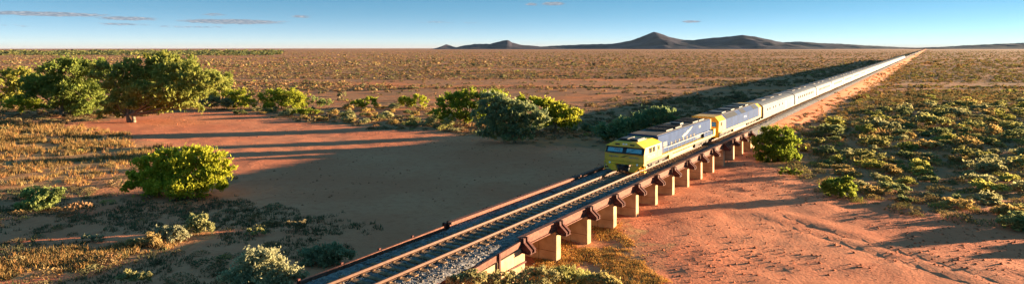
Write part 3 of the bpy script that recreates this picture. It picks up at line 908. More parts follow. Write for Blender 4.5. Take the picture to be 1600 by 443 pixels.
grass_tufts([(GRASS_L, 1.0)], 5200, .5, 91, GP, 'dry_grass', 'golden dry grass on the left bank of the creek')
grass_tufts([(GRASS_R, 1.0)], 7000, .15, 92, GP * np.array([1.5, 1.35, 1.0]), 'dry_grass', 'golden dry grass and litter on the slope below the bridge')
grass_tufts([(GRASS_N, 1.0)], 1100, .36, 93, GP, 'dry_grass', 'sunlit dry grass strip in the left foreground')
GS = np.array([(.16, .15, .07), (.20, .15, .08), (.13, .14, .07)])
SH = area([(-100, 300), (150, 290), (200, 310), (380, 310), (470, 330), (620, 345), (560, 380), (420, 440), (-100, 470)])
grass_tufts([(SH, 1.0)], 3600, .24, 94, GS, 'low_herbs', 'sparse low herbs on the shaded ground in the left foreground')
EMB = [xy(91, 4.3), xy(91, 14), xy(600, 14), xy(600, 4.3)]
RB = area([(1260, 215), (1330, 172), (1450, 140), (1700, 140), (1700, 350), (1560, 340), (1450, 318), (1340, 298), (1280, 262)], .4)
grass_tufts([(RB, 1.0)], 8000, .30, 96, np.array([(.40, .27, .11), (.34, .26, .12), (.42, .24, .10), (.28, .24, .11)]), 'dry_grass', 'tawny dry grass between the saltbushes on the right bank', 8)
grass_tufts([(EMB, 1.0)], 12000, .36, 95, GP, 'dry_grass', 'sparse dry grass on the embankment slope beside the train')

# ------------------------------------------------------------------ railway track
def on_track(t, dd=0, z=0):
    x, y = xy(t, dd)
    return (x, y, z)
RZ = -TH
G2 = .95
track = empty('railway_track', on_track(10, 0, 0), RZ, 'railway track on grey ballast crossing the bridge and running to the horizon', 'railway track')
T0 = 10.0
def rail_prof(cx):
    z = RAIL
    return [(cx - .12, z - .17), (cx + .12, z - .17), (cx + .12, z - .155), (cx + .022, z - .14), (cx + .022, z - .05), (cx + .05, z - .04),
            (cx + .05, z), (cx - .05, z), (cx - .05, z - .04), (cx - .022, z - .05), (cx - .022, z - .14), (cx - .12, z - .155)]
for s in (-1, 1):
    MB().prism(rail_prof(s * G2), 0, 2600).build('rail', M_rail, track)
rs = random.Random(5)
smesh = []
for k in range(6):
    mb = MB()
    mb.box(-1.62 + rs.uniform(-.05, .05), 1.62 + rs.uniform(-.05, .05), -.155 + rs.uniform(-.015, .015), .155 + rs.uniform(-.015, .015), RAIL - .36, RAIL - .172)
    for s in (-1, 1):                       # fastening plates
        mb.box(s * G2 - .24, s * G2 + .24, -.1, .1, RAIL - .1715, RAIL - .162)
        for q in (-1, 1):
            mb.box(s * G2 + q * .19 - .03, s * G2 + q * .19 + .03, -.05, .05, RAIL - .162, RAIL - .13)
    smesh.append(mb.mesh('sleeper', M_sleep))
for i in range(300):
    o = bpy.data.objects.new('sleeper', smesh[rs.randrange(6)])
    o.location = (rs.uniform(-.03, .03), 2 + i * .75 + rs.uniform(-.03, .03), rs.uniform(-.012, .006))
    o.rotation_euler = (0, 0, rs.uniform(-.02, .02))
    link(o, track)
# ballast bed: a grid with stones of relief
xs = np.linspace(-2.75, 2.75, 34); ysb = np.concatenate([np.arange(0, 95, .16), np.geomspace(95, 2600, 160)])
A, B = np.meshgrid(xs, ysb, indexing='xy')
shoulder = np.clip((np.abs(A) - 2.15) / .6, 0, 1)
onb = (B + T0 > 31.8) & (B + T0 < 90)
Zb = RAIL - .235 - np.where(onb, .05, .20) * shoulder ** 1.2 + (vnoise(A * 5, B * 5) - .5) * .09 + (vnoise(A * 11 + 3, B * 11) - .5) * .06
Zb = Zb - .05 * np.exp(-((np.abs(A) - G2) / .25) ** 2)
V = np.stack([A, B, Zb], -1).reshape(-1, 3)
nj = len(xs)
I, J = np.meshgrid(np.arange(len(ysb) - 1), np.arange(nj - 1), indexing='ij')
a0 = (I * nj + J).ravel()
F = np.stack([a0, a0 + 1, a0 + nj + 1, a0 + nj], -1)
bal = link(bpy.data.objects.new('ballast', np_mesh('ballast', V, F, M_ballast)), track)
tag(bal, kind='stuff')
# broad ballast shoulders on the embankment beyond the bridge
for sd in (-1, 1):
    xs2 = np.array([2.4, 2.75, 3.1, 3.5, 3.9, 4.3]); ys2 = np.concatenate([np.arange(81.2, 260, .5), np.geomspace(260, 2600, 120)])
    A2, B2 = np.meshgrid(xs2 * sd, ys2, indexing='xy')
    Z2 = RAIL - .34 - (np.abs(A2) - 2.4) * .42 + (vnoise(A2 * 5 + 9, B2 * 4) - .5) * .12
    nj2 = len(xs2)
    I2, J2 = np.meshgrid(np.arange(len(ys2) - 1), np.arange(nj2 - 1), indexing='ij')
    b0 = (I2 * nj2 + J2).ravel()
    F2 = np.stack([b0, b0 + 1, b0 + nj2 + 1, b0 + nj2], -1)
    tag(link(bpy.data.objects.new('ballast_shoulder', np_mesh('ballast_shoulder', np.stack([A2, B2, Z2], -1).reshape(-1, 3), F2 if sd > 0 else F2[:, ::-1], M_ballast)), track), kind='stuff')
# loose stones on top
r = np.random.default_rng(31)
n = 11000
sx = r.uniform(-2.65, 2.65, n); sy = 4 + 52 * r.random(n) ** 1.25
sh = np.clip((np.abs(sx) - 2.15) / .6, 0, 1)
sb = (sy + T0 > 31.8) & (sy + T0 < 90)
sz = RAIL - .225 - np.where(sb, .05, .20) * sh ** 1.2
oct_v = np.array([(1, 0, 0), (-1, 0, 0), (0, 1, 0), (0, -1, 0), (0, 0, 1), (0, 0, -1)], float)
oct_f = np.array([(0, 2, 4), (2, 1, 4), (1, 3, 4), (3, 0, 4), (2, 0, 5), (1, 2, 5), (3, 1, 5), (0, 3, 5)])
P = oct_v[None] * (r.uniform(.035, .085, (n, 1, 1))) * r.uniform(.6, 1.3, (n, 6, 1))
ang = r.uniform(0, 6.28, n); ca, sa = np.cos(ang)[:, None], np.sin(ang)[:, None]
P = np.stack([P[..., 0] * ca - P[..., 1] * sa + sx[:, None], P[..., 0] * sa + P[..., 1] * ca + sy[:, None], P[..., 2] * .8 + sz[:, None]], -1)
F = (oct_f[None] + (np.arange(n) * 6)[:, None, None]).reshape(-1, 3)
so = link(bpy.data.objects.new('ballast_stones', np_mesh('ballast_stones', P.reshape(-1, 3), F, M_stone)), track)
tag(so, kind='stuff')

# ------------------------------------------------------------------ bridge
TB0, PIT, NP = 31.85, 4.5, 13
bridge = empty('railway_bridge', on_track(TB0, 0, 0), RZ, 'low steel girder railway bridge on concrete blade piers over the dry creek', 'bridge')
GT = RAIL - .06            # girder top
GB = GT - .62
XG = 2.72
mb_span = {}
for s in (-1, 1):
    for i in range(NP):
        y0 = i * PIT + .012; y1 = (i + 1) * PIT - .012
        x0 = s * XG
        gt = GT + (.10 if s < 0 else 0)
        prof = [(x0 - .16, gt), (x0 + .16, gt), (x0 + .16, GT - .05), (x0 + .03, GT - .06), (x0 + .03, GB + .06), (x0 + .16, GB + .05), (x0 + .16, GB), (x0 - .16, GB), (x0 - .16, GB + .05),
                (x0 - .03, GB + .06), (x0 - .03, GT - .06), (x0 - .16, GT - .05)]  # top flange
        if (s, 0) not in mb_span:
            m = MB().prism(prof, 0, y1 - y0)
            mb_span[(s, 0)] = m.mesh('girder', M_rust)
        o = bpy.data.objects.new('girder', mb_span[(s, 0)]); o.location = (0, y0, 0); link(o, bridge)
MB().box(-XG + .05, XG - .05, 0, NP * PIT, RAIL - .62, RAIL - .47).build('deck_slab', M_rust, bridge)
# blade piers
PB = -1.2
for i in range(1, NP):
    y = i * PIT
    p = MB().box(-2.9, 2.9, y - .3, y + .3, PB, GB - .06).build('pier', M_conc, bridge, bevel=.03)
    c = MB().box(-3.0, 3.0, y - .36, y + .36, GB - .055, GB - .012).build('bearing_plate', M_rustdk, bridge)
    # cast joints of the pier face
    for jx in (-1.4, 0.1, 1.55):
        MB().box(jx - .012, jx + .012, y - .306, y - .299, PB, GB - .10).build('joint', M_rustdk, p)
    MB().box(-2.88, 2.88, y - .3065, y - .2995, .55, .575).build('joint', M_rustdk, p)
# paired knee brackets at every support
def bracket_mesh(s):
    mb = MB()
    pts = [(0, GT + .03), (.22, GT + .03), (.24, GT - .22), (.74, GB - .02), (.74, GB - .16), (.52, GB - .16), (0, GB - .08)]
    for yo in (-.26, .16):
        b = len(mb.v); n = len(pts)
        for y in (yo, yo + .11):
            mb.v += [(s * x, y, z) for x, z in pts]
        mb.f += [tuple(range(b, b + n)), tuple(range(b + 2 * n - 1, b + n - 1, -1))]
        mb.f += [(b + k, b + n + k, b + n + (k + 1) % n, b + (k + 1) % n) for k in range(n)]
        # edge flange along the sloping arm
        for (xa, za), (xb, zb) in (((.24, GT - .22), (.74, GB - .02)), ((.22, GT + .03), (.24, GT - .22))):
            b = len(mb.v)
            for y in (yo - .05, yo + .16):
                mb.v += [(s * xa, y, za), (s * xb, y, zb), (s * (xb + .035), y, zb + .02), (s * (xa + .035), y, za + .02)]
            mb.f += [(b, b + 1, b + 2, b + 3), (b + 7, b + 6, b + 5, b + 4), (b, b + 4, b + 5, b + 1), (b + 1, b + 5, b + 6, b + 2), (b + 2, b + 6, b + 7, b + 3), (b + 3, b + 7, b + 4, b)]
    mb.box(min(0, s * .74), max(0, s * .74), -.34, .34, GB - .2, GB - .161)
    return mb.mesh('bracket', M_rustdk)
def bolt_mesh(s):
    mb = MB()
    for k in range(6):
        z = GT - .05 - k * .1
        x = s * .08
        for yo in (-.285, .135):
            mb.box(x - .03, x + .03, yo, yo + .03, z - .022, z + .022)
    return mb.mesh('bolts', M_rust)
for s in (-1, 1):
    bm_ = bracket_mesh(s); bo_ = bolt_mesh(s)
    for i in range(NP + 1):
        o = bpy.data.objects.new('bracket', bm_); o.location = (s * (XG + .17), i * PIT + (.1 if i == 0 else 0), 0); link(o, bridge)
        q = bpy.data.objects.new('bolts', bo_); link(q, o)
# abutments with wing walls
for y, sg in ((0, -1), (NP * PIT, 1)):
    ab = MB().box(-2.95, 2.95, min(y + sg * .9, y - sg * .25), max(y + sg * .9, y - sg * .25), -1.2, GB - .02).build('abutment', M_conc, bridge, bevel=.03)
    for s in (-1, 1):
        w = MB()
        xs_ = sorted((s * 2.62, s * 2.96))
        b = len(w.v)
        yy = [y + sg * .92, y + sg * 7.0]
        zt = [GB - .02, GB - .28]
        for x in xs_:
            w.v += [(x, yy[0], -1.2), (x, yy[1], -1.2), (x, yy[1], zt[1]), (x, yy[0], zt[0])]
        w.f += [(b, b + 1, b + 2, b + 3), (b + 7, b + 6, b + 5, b + 4), (b, b + 4, b + 5, b + 1), (b + 1, b + 5, b + 6, b + 2), (b + 2, b + 6, b + 7, b + 3), (b + 3, b + 7, b + 4, b)]
        w.build('wing_wall', M_conc, bridge)
# a strap bolted low on the near wing wall
MB().box(2.965, 3.02, -1.6, .3, 1.02, 1.13).build('strap', M_rustdk, bridge)

# guard beams on posts along the approach ballast
def guard(name, side, y_from, y_to, zdrop, label):
    root = empty(name, on_track(TB0 + y_to, side * 2.95, 0), RZ, label, 'guard rail', 'guard beams on the near approach')
    n = 4; L = (y_from - y_to) / n
    for k in range(n):
        a = k * L; b = (k + 1) * L
        z0 = GT - .10 - zdrop * (1 - a / (y_from - y_to)); z1 = GT - .10 - zdrop * (1 - b / (y_from - y_to))
        m = MB(); bb = len(m.v)
        for x in (-.07, .07):
            m.v += [(x, a + .02, z0 - .34), (x, b - .02, z1 - .34), (x, b - .02, z1), (x, a + .02, z0)]
        q = bb
        m.f += [(q, q + 1, q + 2, q + 3), (q + 7, q + 6, q + 5, q + 4), (q, q + 4, q + 5, q + 1), (q + 1, q + 5, q + 6, q + 2), (q + 2, q + 6, q + 7, q + 3), (q + 3, q + 7, q + 4, q)]
        m.build('beam', M_rust, root)
        MB().box(-.06 + side * .13, .06 + side * .13, a - .07, a + .07, z0 - 1.5, z0 + .09).build('post', M_rustdk, root)
    return root
guard('guard_rail', 1, -.35, -9.6, .55, 'rusty steel guard beam on posts at the right, near bridge end')
guard('guard_rail', -1, -.35, -11.5, .12, 'rusty guard beam along the left edge of the ballast before the bridge')

# ------------------------------------------------------------------ train
def wheelset(mbx, y, r=.55, z0=RAIL):
    for s in (-1, 1):
        mbx.tube((s * (G2 + .09), y, z0 + r), (s * (G2 - .08), y, z0 + r), r, r, 16)
        mbx.tube((s * (G2 + .17), y, z0 + r), (s * (G2 + .09), y, z0 + r), r * .45, r * .45, 10)
    mbx.tube((-G2, y, z0 + r), (G2, y, z0 + r), .1, .1, 8)
def bogie(parent, yc, axles, r, wide):
    b = MB()
    span = max(axles) - min(axles)
    for s in (-1, 1):
        b.box(s * wide - .09, s * wide + .09, yc - span / 2 - .8, yc + span / 2 + .8, RAIL + r * .75, RAIL + r * 1.25)
        for a in axles:
            b.box(s * (wide + .02) - .14, s * (wide + .02) + .14, yc + a - .26, yc + a + .26, RAIL + r * .6, RAIL + r * 1.4)
        b.box(s * (wide + .05) - .1, s * (wide + .05) + .1, yc - .55, yc + .55, RAIL + r * 1.25, RAIL + r * 1.6)
    b.box(-wide, wide, yc - .4, yc + .4, RAIL + r * .9, RAIL + r * 1.5)
    o = b.build('bogie', M_dark, parent)
    for a in axles:
        w = MB(); wheelset(w, yc + a, r * .9); w.build('wheelset', M_wheel, o)
    return o
HW = 1.95      # half body width
def sill_z(): return RAIL + 1.05

def loco_lead():
    root = empty('locomotive', on_track(53.75, 0, 0), RZ, 'leading yellow-fronted locomotive with pale silver-blue hood, nearest vehicle of the train', 'locomotive', 'locomotives hauling the train')
    z = RAIL
    L = 23.0
    # frame sill
    MB().box(-HW, HW, .55, L - .2, z + .86, z + 1.08).build('sill', M_yel, root, bevel=.02)
    MB().box(-HW + .25, HW - .25, .8, L - .5, z + .62, z + .858).build('underframe', M_dark, root)
    bogie(root, 4.9, (-1.9, 0, 1.9), .5, 1.45)
    bogie(root, L - 4.4, (-1.9, 0, 1.9), .5, 1.45)
    MB().prism([(-1.7, z + .30), (-1.5, z + .18), (1.5, z + .18), (1.7, z + .30), (1.7, z + .84), (-1.7, z + .84)], 8.2, 14.8).build('fuel_tank', M_tan, root, bevel=.03)
    # cab: nose below, raked windscreen, chamfered roof
    cab_y1 = 4.6
    def cf(x, zz):     # front plane: vertical nose, raked glass
        h = zz - z
        return 0.0 if h < 1.66 else (h - 1.66) * .62
    prof = [(-HW, z + .9), (HW, z + .9), (HW, z + 1.66), (HW - .03, z + 2.30), (HW - .85, z + 2.72), (-HW + .85, z + 2.72), (-HW + .03, z + 2.30), (-HW, z + 1.66)]
    cab = MB().prism(prof, 0, cab_y1, cf).build('cab', M_yel, root, bevel=.035)
    # front visor band: dark glass surround
    def fp(x, h, off=.0):
        return (x, (0 if h < 1.66 else (h - 1.66) * .62) - off, z + h)
    def front_quad(name, mat, parent, x0, x1, h0, h1, off0, off1):
        m = MB()
        m.v += [fp(x0, h0, off0), fp(x1, h0, off0), fp(x1, h1, off0), fp(x0, h1, off0), fp(x0, h0, off1), fp(x1, h0, off1), fp(x1, h1, off1), fp(x0, h1, off1)]
        m.f += [(0, 1, 2, 3), (7, 6, 5, 4), (0, 4, 5, 1), (1, 5, 6, 2), (2, 6, 7, 3), (3, 7, 4, 0)]
        return m.build(name, mat, parent)
    front_quad('windscreen_surround', M_black, cab, -HW + .08, HW - .08, 1.68, 2.26, -.02, .025)
    for s in (-1, 1):
        w = front_quad('windscreen', M_glass, cab, min(s * .2, s * 1.66), max(s * .2, s * 1.66), 1.80, 2.22, .02, .04)
        m = MB().tube(fp(s * .35, 1.80, .06), fp(s * 1.0, 2.10, .06), .012, .012, 4); m.build('wiper', M_black, w)
    # brow with headlights
    brow = MB().prism([(-HW + .02, z + 2.29), (HW - .02, z + 2.29), (HW - .86, z + 2.735), (-HW + .86, z + 2.735)], .14, .62, lambda x, zz: .12 + (zz - z - 2.29) * .5).build('brow', M_yel, cab, bevel=.02)
    for s in (-1, 1):
        MB().tube((s * .14, .20, z + 2.5), (s * .14, .36, z + 2.5), .11, .11, 10).build('headlight', M_lamp, brow)
        MB().box(min(s * .5, s * .95), max(s * .5, s * .95), .185, .30, z + 2.42, z + 2.54).build('marker_box', M_black, brow)
    # lower front: buffer beam, coupler, cow-catcher, steps
    MB().box(-HW - .02, HW + .02, -.12, .5, z + .72, z + .90).build('buffer_beam', M_yel, root, bevel=.02)
    for s in (-1, 1):
        MB().prism([(s * .55, z + .12), (s * 1.15, z + .12), (s * 1.75, z + .70), (s * .75, z + .70)], -.25, -.05).build('pilot_plate', M_yel, root)
        st = MB().box(min(s * 1.5, s * 1.98), max(s * 1.5, s * 1.98), .0, .5, z + .12, z + .18)
        st.box(min(s * 1.5, s * 1.98), max(s * 1.5, s * 1.98), .0, .5, z + .42, z + .47)
        st.box(min(s * 1.94, s * 1.99), max(s * 1.94, s * 1.99), .02, .06, z + .15, z + .72)
        st.box(min(s * 1.50, s * 1.54), max(s * 1.50, s * 1.54), .02, .06, z + .15, z + .72)
        st.build('step', M_yel, root)
        MB().tube((s * 1.35, -.10, z + .80), (s * 1.35, -.17, z + .80), .1, .1, 10).build('ditch_light', M_lamp, root)
    MB().box(-.5, .5, -.06, .1, z + .14, z + .6).build('coupler_pocket', M_black, root)
    MB().box(-.16, .16, -.6, -.06, z + .42, z + .66).build('coupler', M_dark, root)
    for x in (-.75, -.3, .35, .8):
        MB().tube((x, -.14, z + .74), (x * .9, -.2, z + .3), .03, .03, 5).build('brake_hose', M_black, root)
    # front lettering and winged emblem
    mk = MB()
    mk.v += [(-.42, -.02, z + 1.30), (.06, -.02, z + 1.38), (.42, -.02, z + 1.56), (.02, -.02, z + 1.46), (-.14, -.02, z + 1.40),
             (-.42, -.004, z + 1.30), (.06, -.004, z + 1.38), (.42, -.004, z + 1.56), (.02, -.004, z + 1.46), (-.14, -.004, z + 1.40)]
    mk.f += [(0, 1, 2, 3, 4), (9, 8, 7, 6, 5)] + [(i, i + 5, (i + 1) % 5 + 5, (i + 1) % 5) for i in range(5)]
    mk.build('emblem', M_black, cab)
    text('lettering', 'PACIFIC', .17, M_blue, cab, (-.98, -.012, z + 1.37), (1, 0, 0), (0, 0, 1), .006, width=.95)
    text('lettering', 'NATIONAL', .17, M_blue, cab, (.98, -.012, z + 1.37), (1, 0, 0), (0, 0, 1), .006, width=.95)
    text('number', '52', .26, M_white, cab, (-.75, (2.0 - 1.66) * .62 - .05, z + 2.04), (1, 0, 0), (0, .52, .85), .006, width=.62)
    MB().box(-HW - .005, HW + .005, -.005, .3, z + .985, z + 1.005).build('nose_stripe', M_black, cab)
    # cab side windows and door (both sides)
    for s in (-1, 1):
        a, b = sorted((s * (HW - .06), s * (HW + .012)))
        MB().box(a, b, 1.25, 1.95, z + 1.72, z + 2.20).build('side_window', M_wglass, cab)
        MB().box(a, b, 2.15, 2.75, z + 1.72, z + 2.20).build('side_window', M_wglass, cab)
        d = MB().box(a, s * (HW + .008) if s > 0 else b, 3.35, 4.05, z + 1.1, z + 2.2) if s > 0 else MB().box(s * (HW + .008), b, 3.35, 4.05, z + 1.1, z + 2.2)
        dd = d.build('door', M_yel, cab)
        MB().box(min(s * (HW + .009), s * (HW + .02)), max(s * (HW + .009), s * (HW + .02)), 3.48, 3.92, z + 1.75, z + 2.12).build('door_window', M_wglass, dd)
        text('lettering', 'Pacific', .36, M_blue, cab, (s * (HW + .01), 1.75, z + 1.42), (0, s, 0), (0, 0, 1), .006, width=1.9)
    # roof equipment over the cab
    rf = MB().box(-1.0, 1.0, .9, 3.0, z + 2.73, z + 2.84); rf.box(-.85, -.1, 1.1, 2.8, z + 2.84, z + 2.93); rf.box(.15, .9, 1.1, 2.8, z + 2.84, z + 2.92)
    rf.build('air_conditioner', M_black, root)
    MB().tube((.1, .75, z + 2.80), (.1, 1.05, z + 2.80), .05, .03, 8).build('horn', M_dark, root)
    # long hood: narrower, silver-blue, chamfered top, black roof
    hw = 1.55
    hood = MB().prism([(-hw, z + 1.085), (hw, z + 1.085), (hw, z + 2.80), (hw - .12, z + 2.87), (-hw + .12, z + 2.87), (-hw, z + 2.80)], cab_y1 + .01, L - .9).build('hood', M_silver, root, bevel=.02)
    MB().box(-hw + .14, hw - .14, cab_y1 + .1, L - 1.0, z + 2.872, z + 2.91).build('roof_walk', M_grime, hood)
    for y in (9.0, 11.8, 17.6, 19.9):
        g = MB().box(-1.15, 1.15, y - 1.0, y + 1.0, z + 2.91, z + 3.02).build('radiator_grille' if y > 15 else 'roof_hatch', M_black, hood)
        for k in range(7):
            g2 = MB().box(-1.1, 1.1, y - .9 + k * .27, y - .84 + k * .27, z + 3.021, z + 3.045).build('bar', M_grime, g)
    MB().box(-.55, .55, 14.1, 15.1, z + 2.91, z + 3.1).build('exhaust_stack', M_black, hood)
    # side panel joints, vents, doors on the hood (right and left)
    for s in (-1, 1):
        def sp(y0, y1, h0, h1, mat, name, off=.012, par=hood):
            a, b = sorted((s * (hw - .02), s * (hw + off)))
            return MB().box(a, b, y0, y1, z + h0, z + h1).build(name, mat, par)
        sp(6.0, 7.1, 1.5, 2.1, M_black, 'vent')
        sp(17.5, 18.2, 2.30, 2.55, M_black, 'vent')
        sp(16.3, 19.0, 1.22, 1.62, M_black, 'grille')
        for k in range(14):
            sp(7.5 + k * .62, 7.98 + k * .62, 1.52, 1.88, M_grime if k % 2 else M_silver, 'hood_door', .022)
        sp(7.2, 16.0, 1.42, 1.47, M_black, 'door_gap', .010)
        # long emblem: gilt map shape with a white streak
        em = MB()
        pts = [(11.6, 2.0), (12.2, 1.92), (12.9, 2.02), (13.6, 2.18), (14.4, 2.42), (15.3, 2.74), (14.5, 2.62), (14.1, 2.50), (13.4, 2.46), (13.0, 2.26), (12.4, 2.24), (12.0, 2.12)]
        xx = (s * (hw + .002), s * (hw + .016)); n = len(pts)
        em.v += [(xx[0], y, z + h) for y, h in pts] + [(xx[1], y, z + h) for y, h in pts]
        em.f += [tuple(range(n)), tuple(range(2 * n - 1, n - 1, -1))] + [(i, n + i, n + (i + 1) % n, (i + 1) % n) for i in range(n)]
        em.build('emblem', M_gold, hood)
        # handrail on the walkway
        hr = MB()
        for k in range(13):
            y = 5.2 + k * 1.32
            hr.tube((s * (HW - .06), y, z + 1.08), (s * (HW - .06), y, z + 1.66), .022, .022, 5)
        hr.tube((s * (HW - .06), 5.2, z + 1.66), (s * (HW - .06), 5.2 + 12 * 1.32, z + 1.66), .022, .022, 5)
        hr.build('handrail', M_white, root)
        # rear side panel flush with the sill
        a, b = sorted((s * (HW - .16), s * (HW - .1)))
        MB().box(a, b, 18.6, 22.2, z + 1.085, z + 1.55).build('side_panel', M_silver, root)
        # sand boxes, pipes under the sill
        MB().box(min(s * 1.5, s * 1.85), max(s * 1.5, s * 1.85), 15.2, 16.4, z + .35, z + .84).build('battery_box', M_dark, root)
        MB().box(min(s * 1.5, s * 1.85), max(s * 1.5, s * 1.85), 6.9, 7.9, z + .35, z + .84).build('air_tank', M_yel, root)
    MB().box(-HW, HW, L - .9, L - .2, z + 1.08, z + 1.7).build('rear_rail_panel', M_yel, root)
    MB().box(-hw, hw, L - .89, L - .62, z + 1.1, z + 2.86).build('rear_wall', M_orange, root)
    MB().box(-.16, .16, L - .2, L + .62, z + .42, z + .66).build('rear_coupler', M_dark, root)
    return root
loco_lead()

def loco_second():
    y_off = 78.0
    root = empty('locomotive', on_track(y_off, 0, 0), RZ, 'second locomotive with amber cab front and full-width silver-blue body', 'locomotive', 'locomotives hauling the train')
    z = RAIL; L = 23.6
    MB().box(-HW, HW, .3, L - .2, z + .86, z + 1.06).build('sill', M_yel, root, bevel=.02)
    MB().box(-HW + .25, HW - .25, .6, L - .5, z + .62, z + .858).build('underframe', M_dark, root)
    bogie(root, 4.6, (-1.9, 0, 1.9), .5, 1.45); bogie(root, L - 4.6, (-1.9, 0, 1.9), .5, 1.45)
    MB().box(-1.65, 1.65, 8.2, 15.0, z + .22, z + .84).build('fuel_tank', M_tan, root, bevel=.03)
    def cf(x, zz):
        h = zz - z
        return 0.0 if h < 1.7 else (h - 1.7) * .35
    prof = lambda w: [(-w, z + 1.065), (w, z + 1.065), (w, z + 2.32), (w - .55, z + 2.86), (-w + .55, z + 2.86), (-w, z + 2.32)]
    cab = MB().prism(prof(HW - .02), 0, 3.3, cf).build('cab', M_orange, root, bevel=.03)
    m = MB()
    for off in (-.02, .02):
        m.v += [(-1.6, -off, z + 1.72), (1.6, -off, z + 1.72), (1.5, (.55) * .35 - off, z + 2.25), (-1.5, .55 * .35 - off, z + 2.25)]
    m.f += [(0, 1, 2, 3), (7, 6, 5, 4), (0, 4, 5, 1), (1, 5, 6, 2), (2, 6, 7, 3), (3, 7, 4, 0)]
    m.build('windscreen', M_glass, cab)
    for s in (-1, 1):
        MB().tube((s * .15, .25, z + 2.55), (s * .15, .40, z + 2.55), .1, .1, 8).build('headlight', M_lamp, cab)
        a, b = sorted((s * (HW - .06), s * (HW - .005)))
        MB().box(a, b, .9, 1.5, z + 1.75, z + 2.2).build('side_window', M_wglass, cab)
        MB().box(a, b, 2.0, 2.6, z + 1.12, z + 2.2).build('door', M_yel, cab)
    MB().box(-HW, HW, -.1, .3, z + .4, z + 1.06).build('buffer_beam', M_yel, root)
    MB().box(-.16, .16, -.7, -.1, z + .42, z + .66).build('coupler', M_dark, root)
    body = MB().prism(prof(HW - .05), 3.31, L - 1.5).build('body', M_silver, root, bevel=.03)
    end = MB().prism(prof(HW - .02), L - 1.49, L - .1).build('rear_end', M_yel, root, bevel=.03)
    MB().box(-1.3, 1.3, 3.6, L - 1.7, z + 2.863, z + 2.90).build('roof_walk', M_grime, body)
    for k, y in enumerate((6.0, 10.5, 15.0, 18.5)):
        MB().box(-.95, .95, y - .9, y + .9, z + 2.901, z + 3.02).build('roof_hatch', M_black, body)
    for s in (-1, 1):
        # openings in the sloping cant panels
        for (y0, y1) in ((4.0, 9.6), (11.8, 14.2), (18.9, 21.1)):
            w = HW - .05
            nx, nz = .54, .55; q = math.hypot(nx, nz); nx /= q; nz /= q
            pa = (w - .04, z + 2.36); pb = (w - .51, z + 2.82)
            m = MB()
            for off in (-.03, .015):
                for (x, h), y in ((pa, y0), (pa, y1), (pb, y1), (pb, y0)):
                    m.v.append((s * (x + nx * off), y, h + nz * off))
            m.f += [(0, 1, 2, 3), (7, 6, 5, 4), (0, 4, 5, 1), (1, 5, 6, 2), (2, 6, 7, 3), (3, 7, 4, 0)]
            m.build('intake_grille', M_black, body)
        a, b = sorted((s * (HW - .08), s * (HW - .035)))
        for y in (6.4, 9.4, 12.4, 15.4, 18.4):
            MB().box(a, b, y - .012, y + .012, z + 1.1, z + 2.3).build('panel_joint', M_black, body)
        text('lettering', 'PN', .5, M_blue, body, (s * (HW - .04), 13.6, z + 1.75), (0, s, 0), (0, 0, 1), .006, width=1.6)
    return root
loco_second()

# ---- carriages
CL = 28.0
def carriage_meshes():
    z = RAIL
    w = HW - .03
    prof = [(-w, z + .42), (w, z + .42), (w, z + 2.12)]
    for k in range(1, 9):
        a = k / 9 * math.pi
        prof.append((w * math.cos(a) * (1.0 if True else 1), z + 2.12 + .66 * math.sin(a) ** .8))
    prof.append((-w, z + 2.12))
    body = MB().prism(prof, .45, CL - .45)
    # flutes along the lower side
    for s in (-1, 1):
        for k in range(6):
            h = .55 + k * .11
            a, b = sorted((s * (w - .01), s * (w + .018)))
            body.box(a, b, .6, CL - .6, z + h, z + h + .055)
        for k in range(3):
            h = 1.95 + k * .08
            a, b = sorted((s * (w - .01), s * (w + .018)))
            body.box(a, b, .6, CL - .6, z + h, z + h + .04)
    bm_ = body.mesh('body', M_steel)
    a, b = w - .02, w + .014
    win = MB().box(a, b, -.55, .55, z + 1.36, z + 1.82).mesh('window', M_wglass)
    winl = MB().box(-b, -a, -.55, .55, z + 1.36, z + 1.82).mesh('window', M_wglass)
    small = MB().box(a, b, -.3, .3, z + 1.42, z + 1.78).mesh('window', M_wglass)
    door = MB().box(a, b, -.42, .42, z + .62, z + 1.88).mesh('door', plain('door_steel', (.38, .35, .32), .5, metal=.4))
    dia = MB().prism([(-1.3, z + .6), (1.3, z + .6), (1.3, z + 2.3), (1.0, z + 2.5), (-1.0, z + 2.5), (-1.3, z + 2.3)], 0, .46).mesh('gangway', M_black)
    skirt = MB().box(-1.5, 1.5, 9.0, 19.0, z + .12, z + .415).mesh('underframe_boxes', M_dark)
    vent = MB().box(-.6, .6, -1.4, 1.4, z + 2.76, z + 2.84).mesh('roof_vent', M_grime)
    bg_ = MB()
    for s in (-1, 1):
        bg_.box(s * 1.4 - .09, s * 1.4 + .09, -2.1, 2.1, z + .3, z + .6)
    bg_.box(-1.4, 1.4, -.35, .35, z + .3, z + .41)
    bog = bg_.mesh('bogie', M_dark)
    w_ = MB(); wheelset(w_, -1.45, .45); ws = w_.mesh('wheelset', M_wheel)
    return dict(body=bm_, win=win, winl=winl, small=small, door=door, dia=dia, skirt=skirt, vent=vent, bog=bog, ws=ws)
CMs = carriage_meshes()
ORD = ['first', 'second', 'third', 'fourth', 'fifth', 'sixth', 'seventh', 'eighth', 'ninth', 'tenth', 'eleventh', 'twelfth', 'thirteenth', 'fourteenth', 'fifteenth', 'sixteenth',
       'seventeenth', 'eighteenth', 'nineteenth', 'twentieth', 'twenty-first', 'twenty-second', 'twenty-third', 'twenty-fourth', 'twenty-fifth', 'last']
def part(name, me, parent, loc=(0, 0, 0)):
    o = bpy.data.objects.new(name, me); o.location = loc
    return link(o, parent)
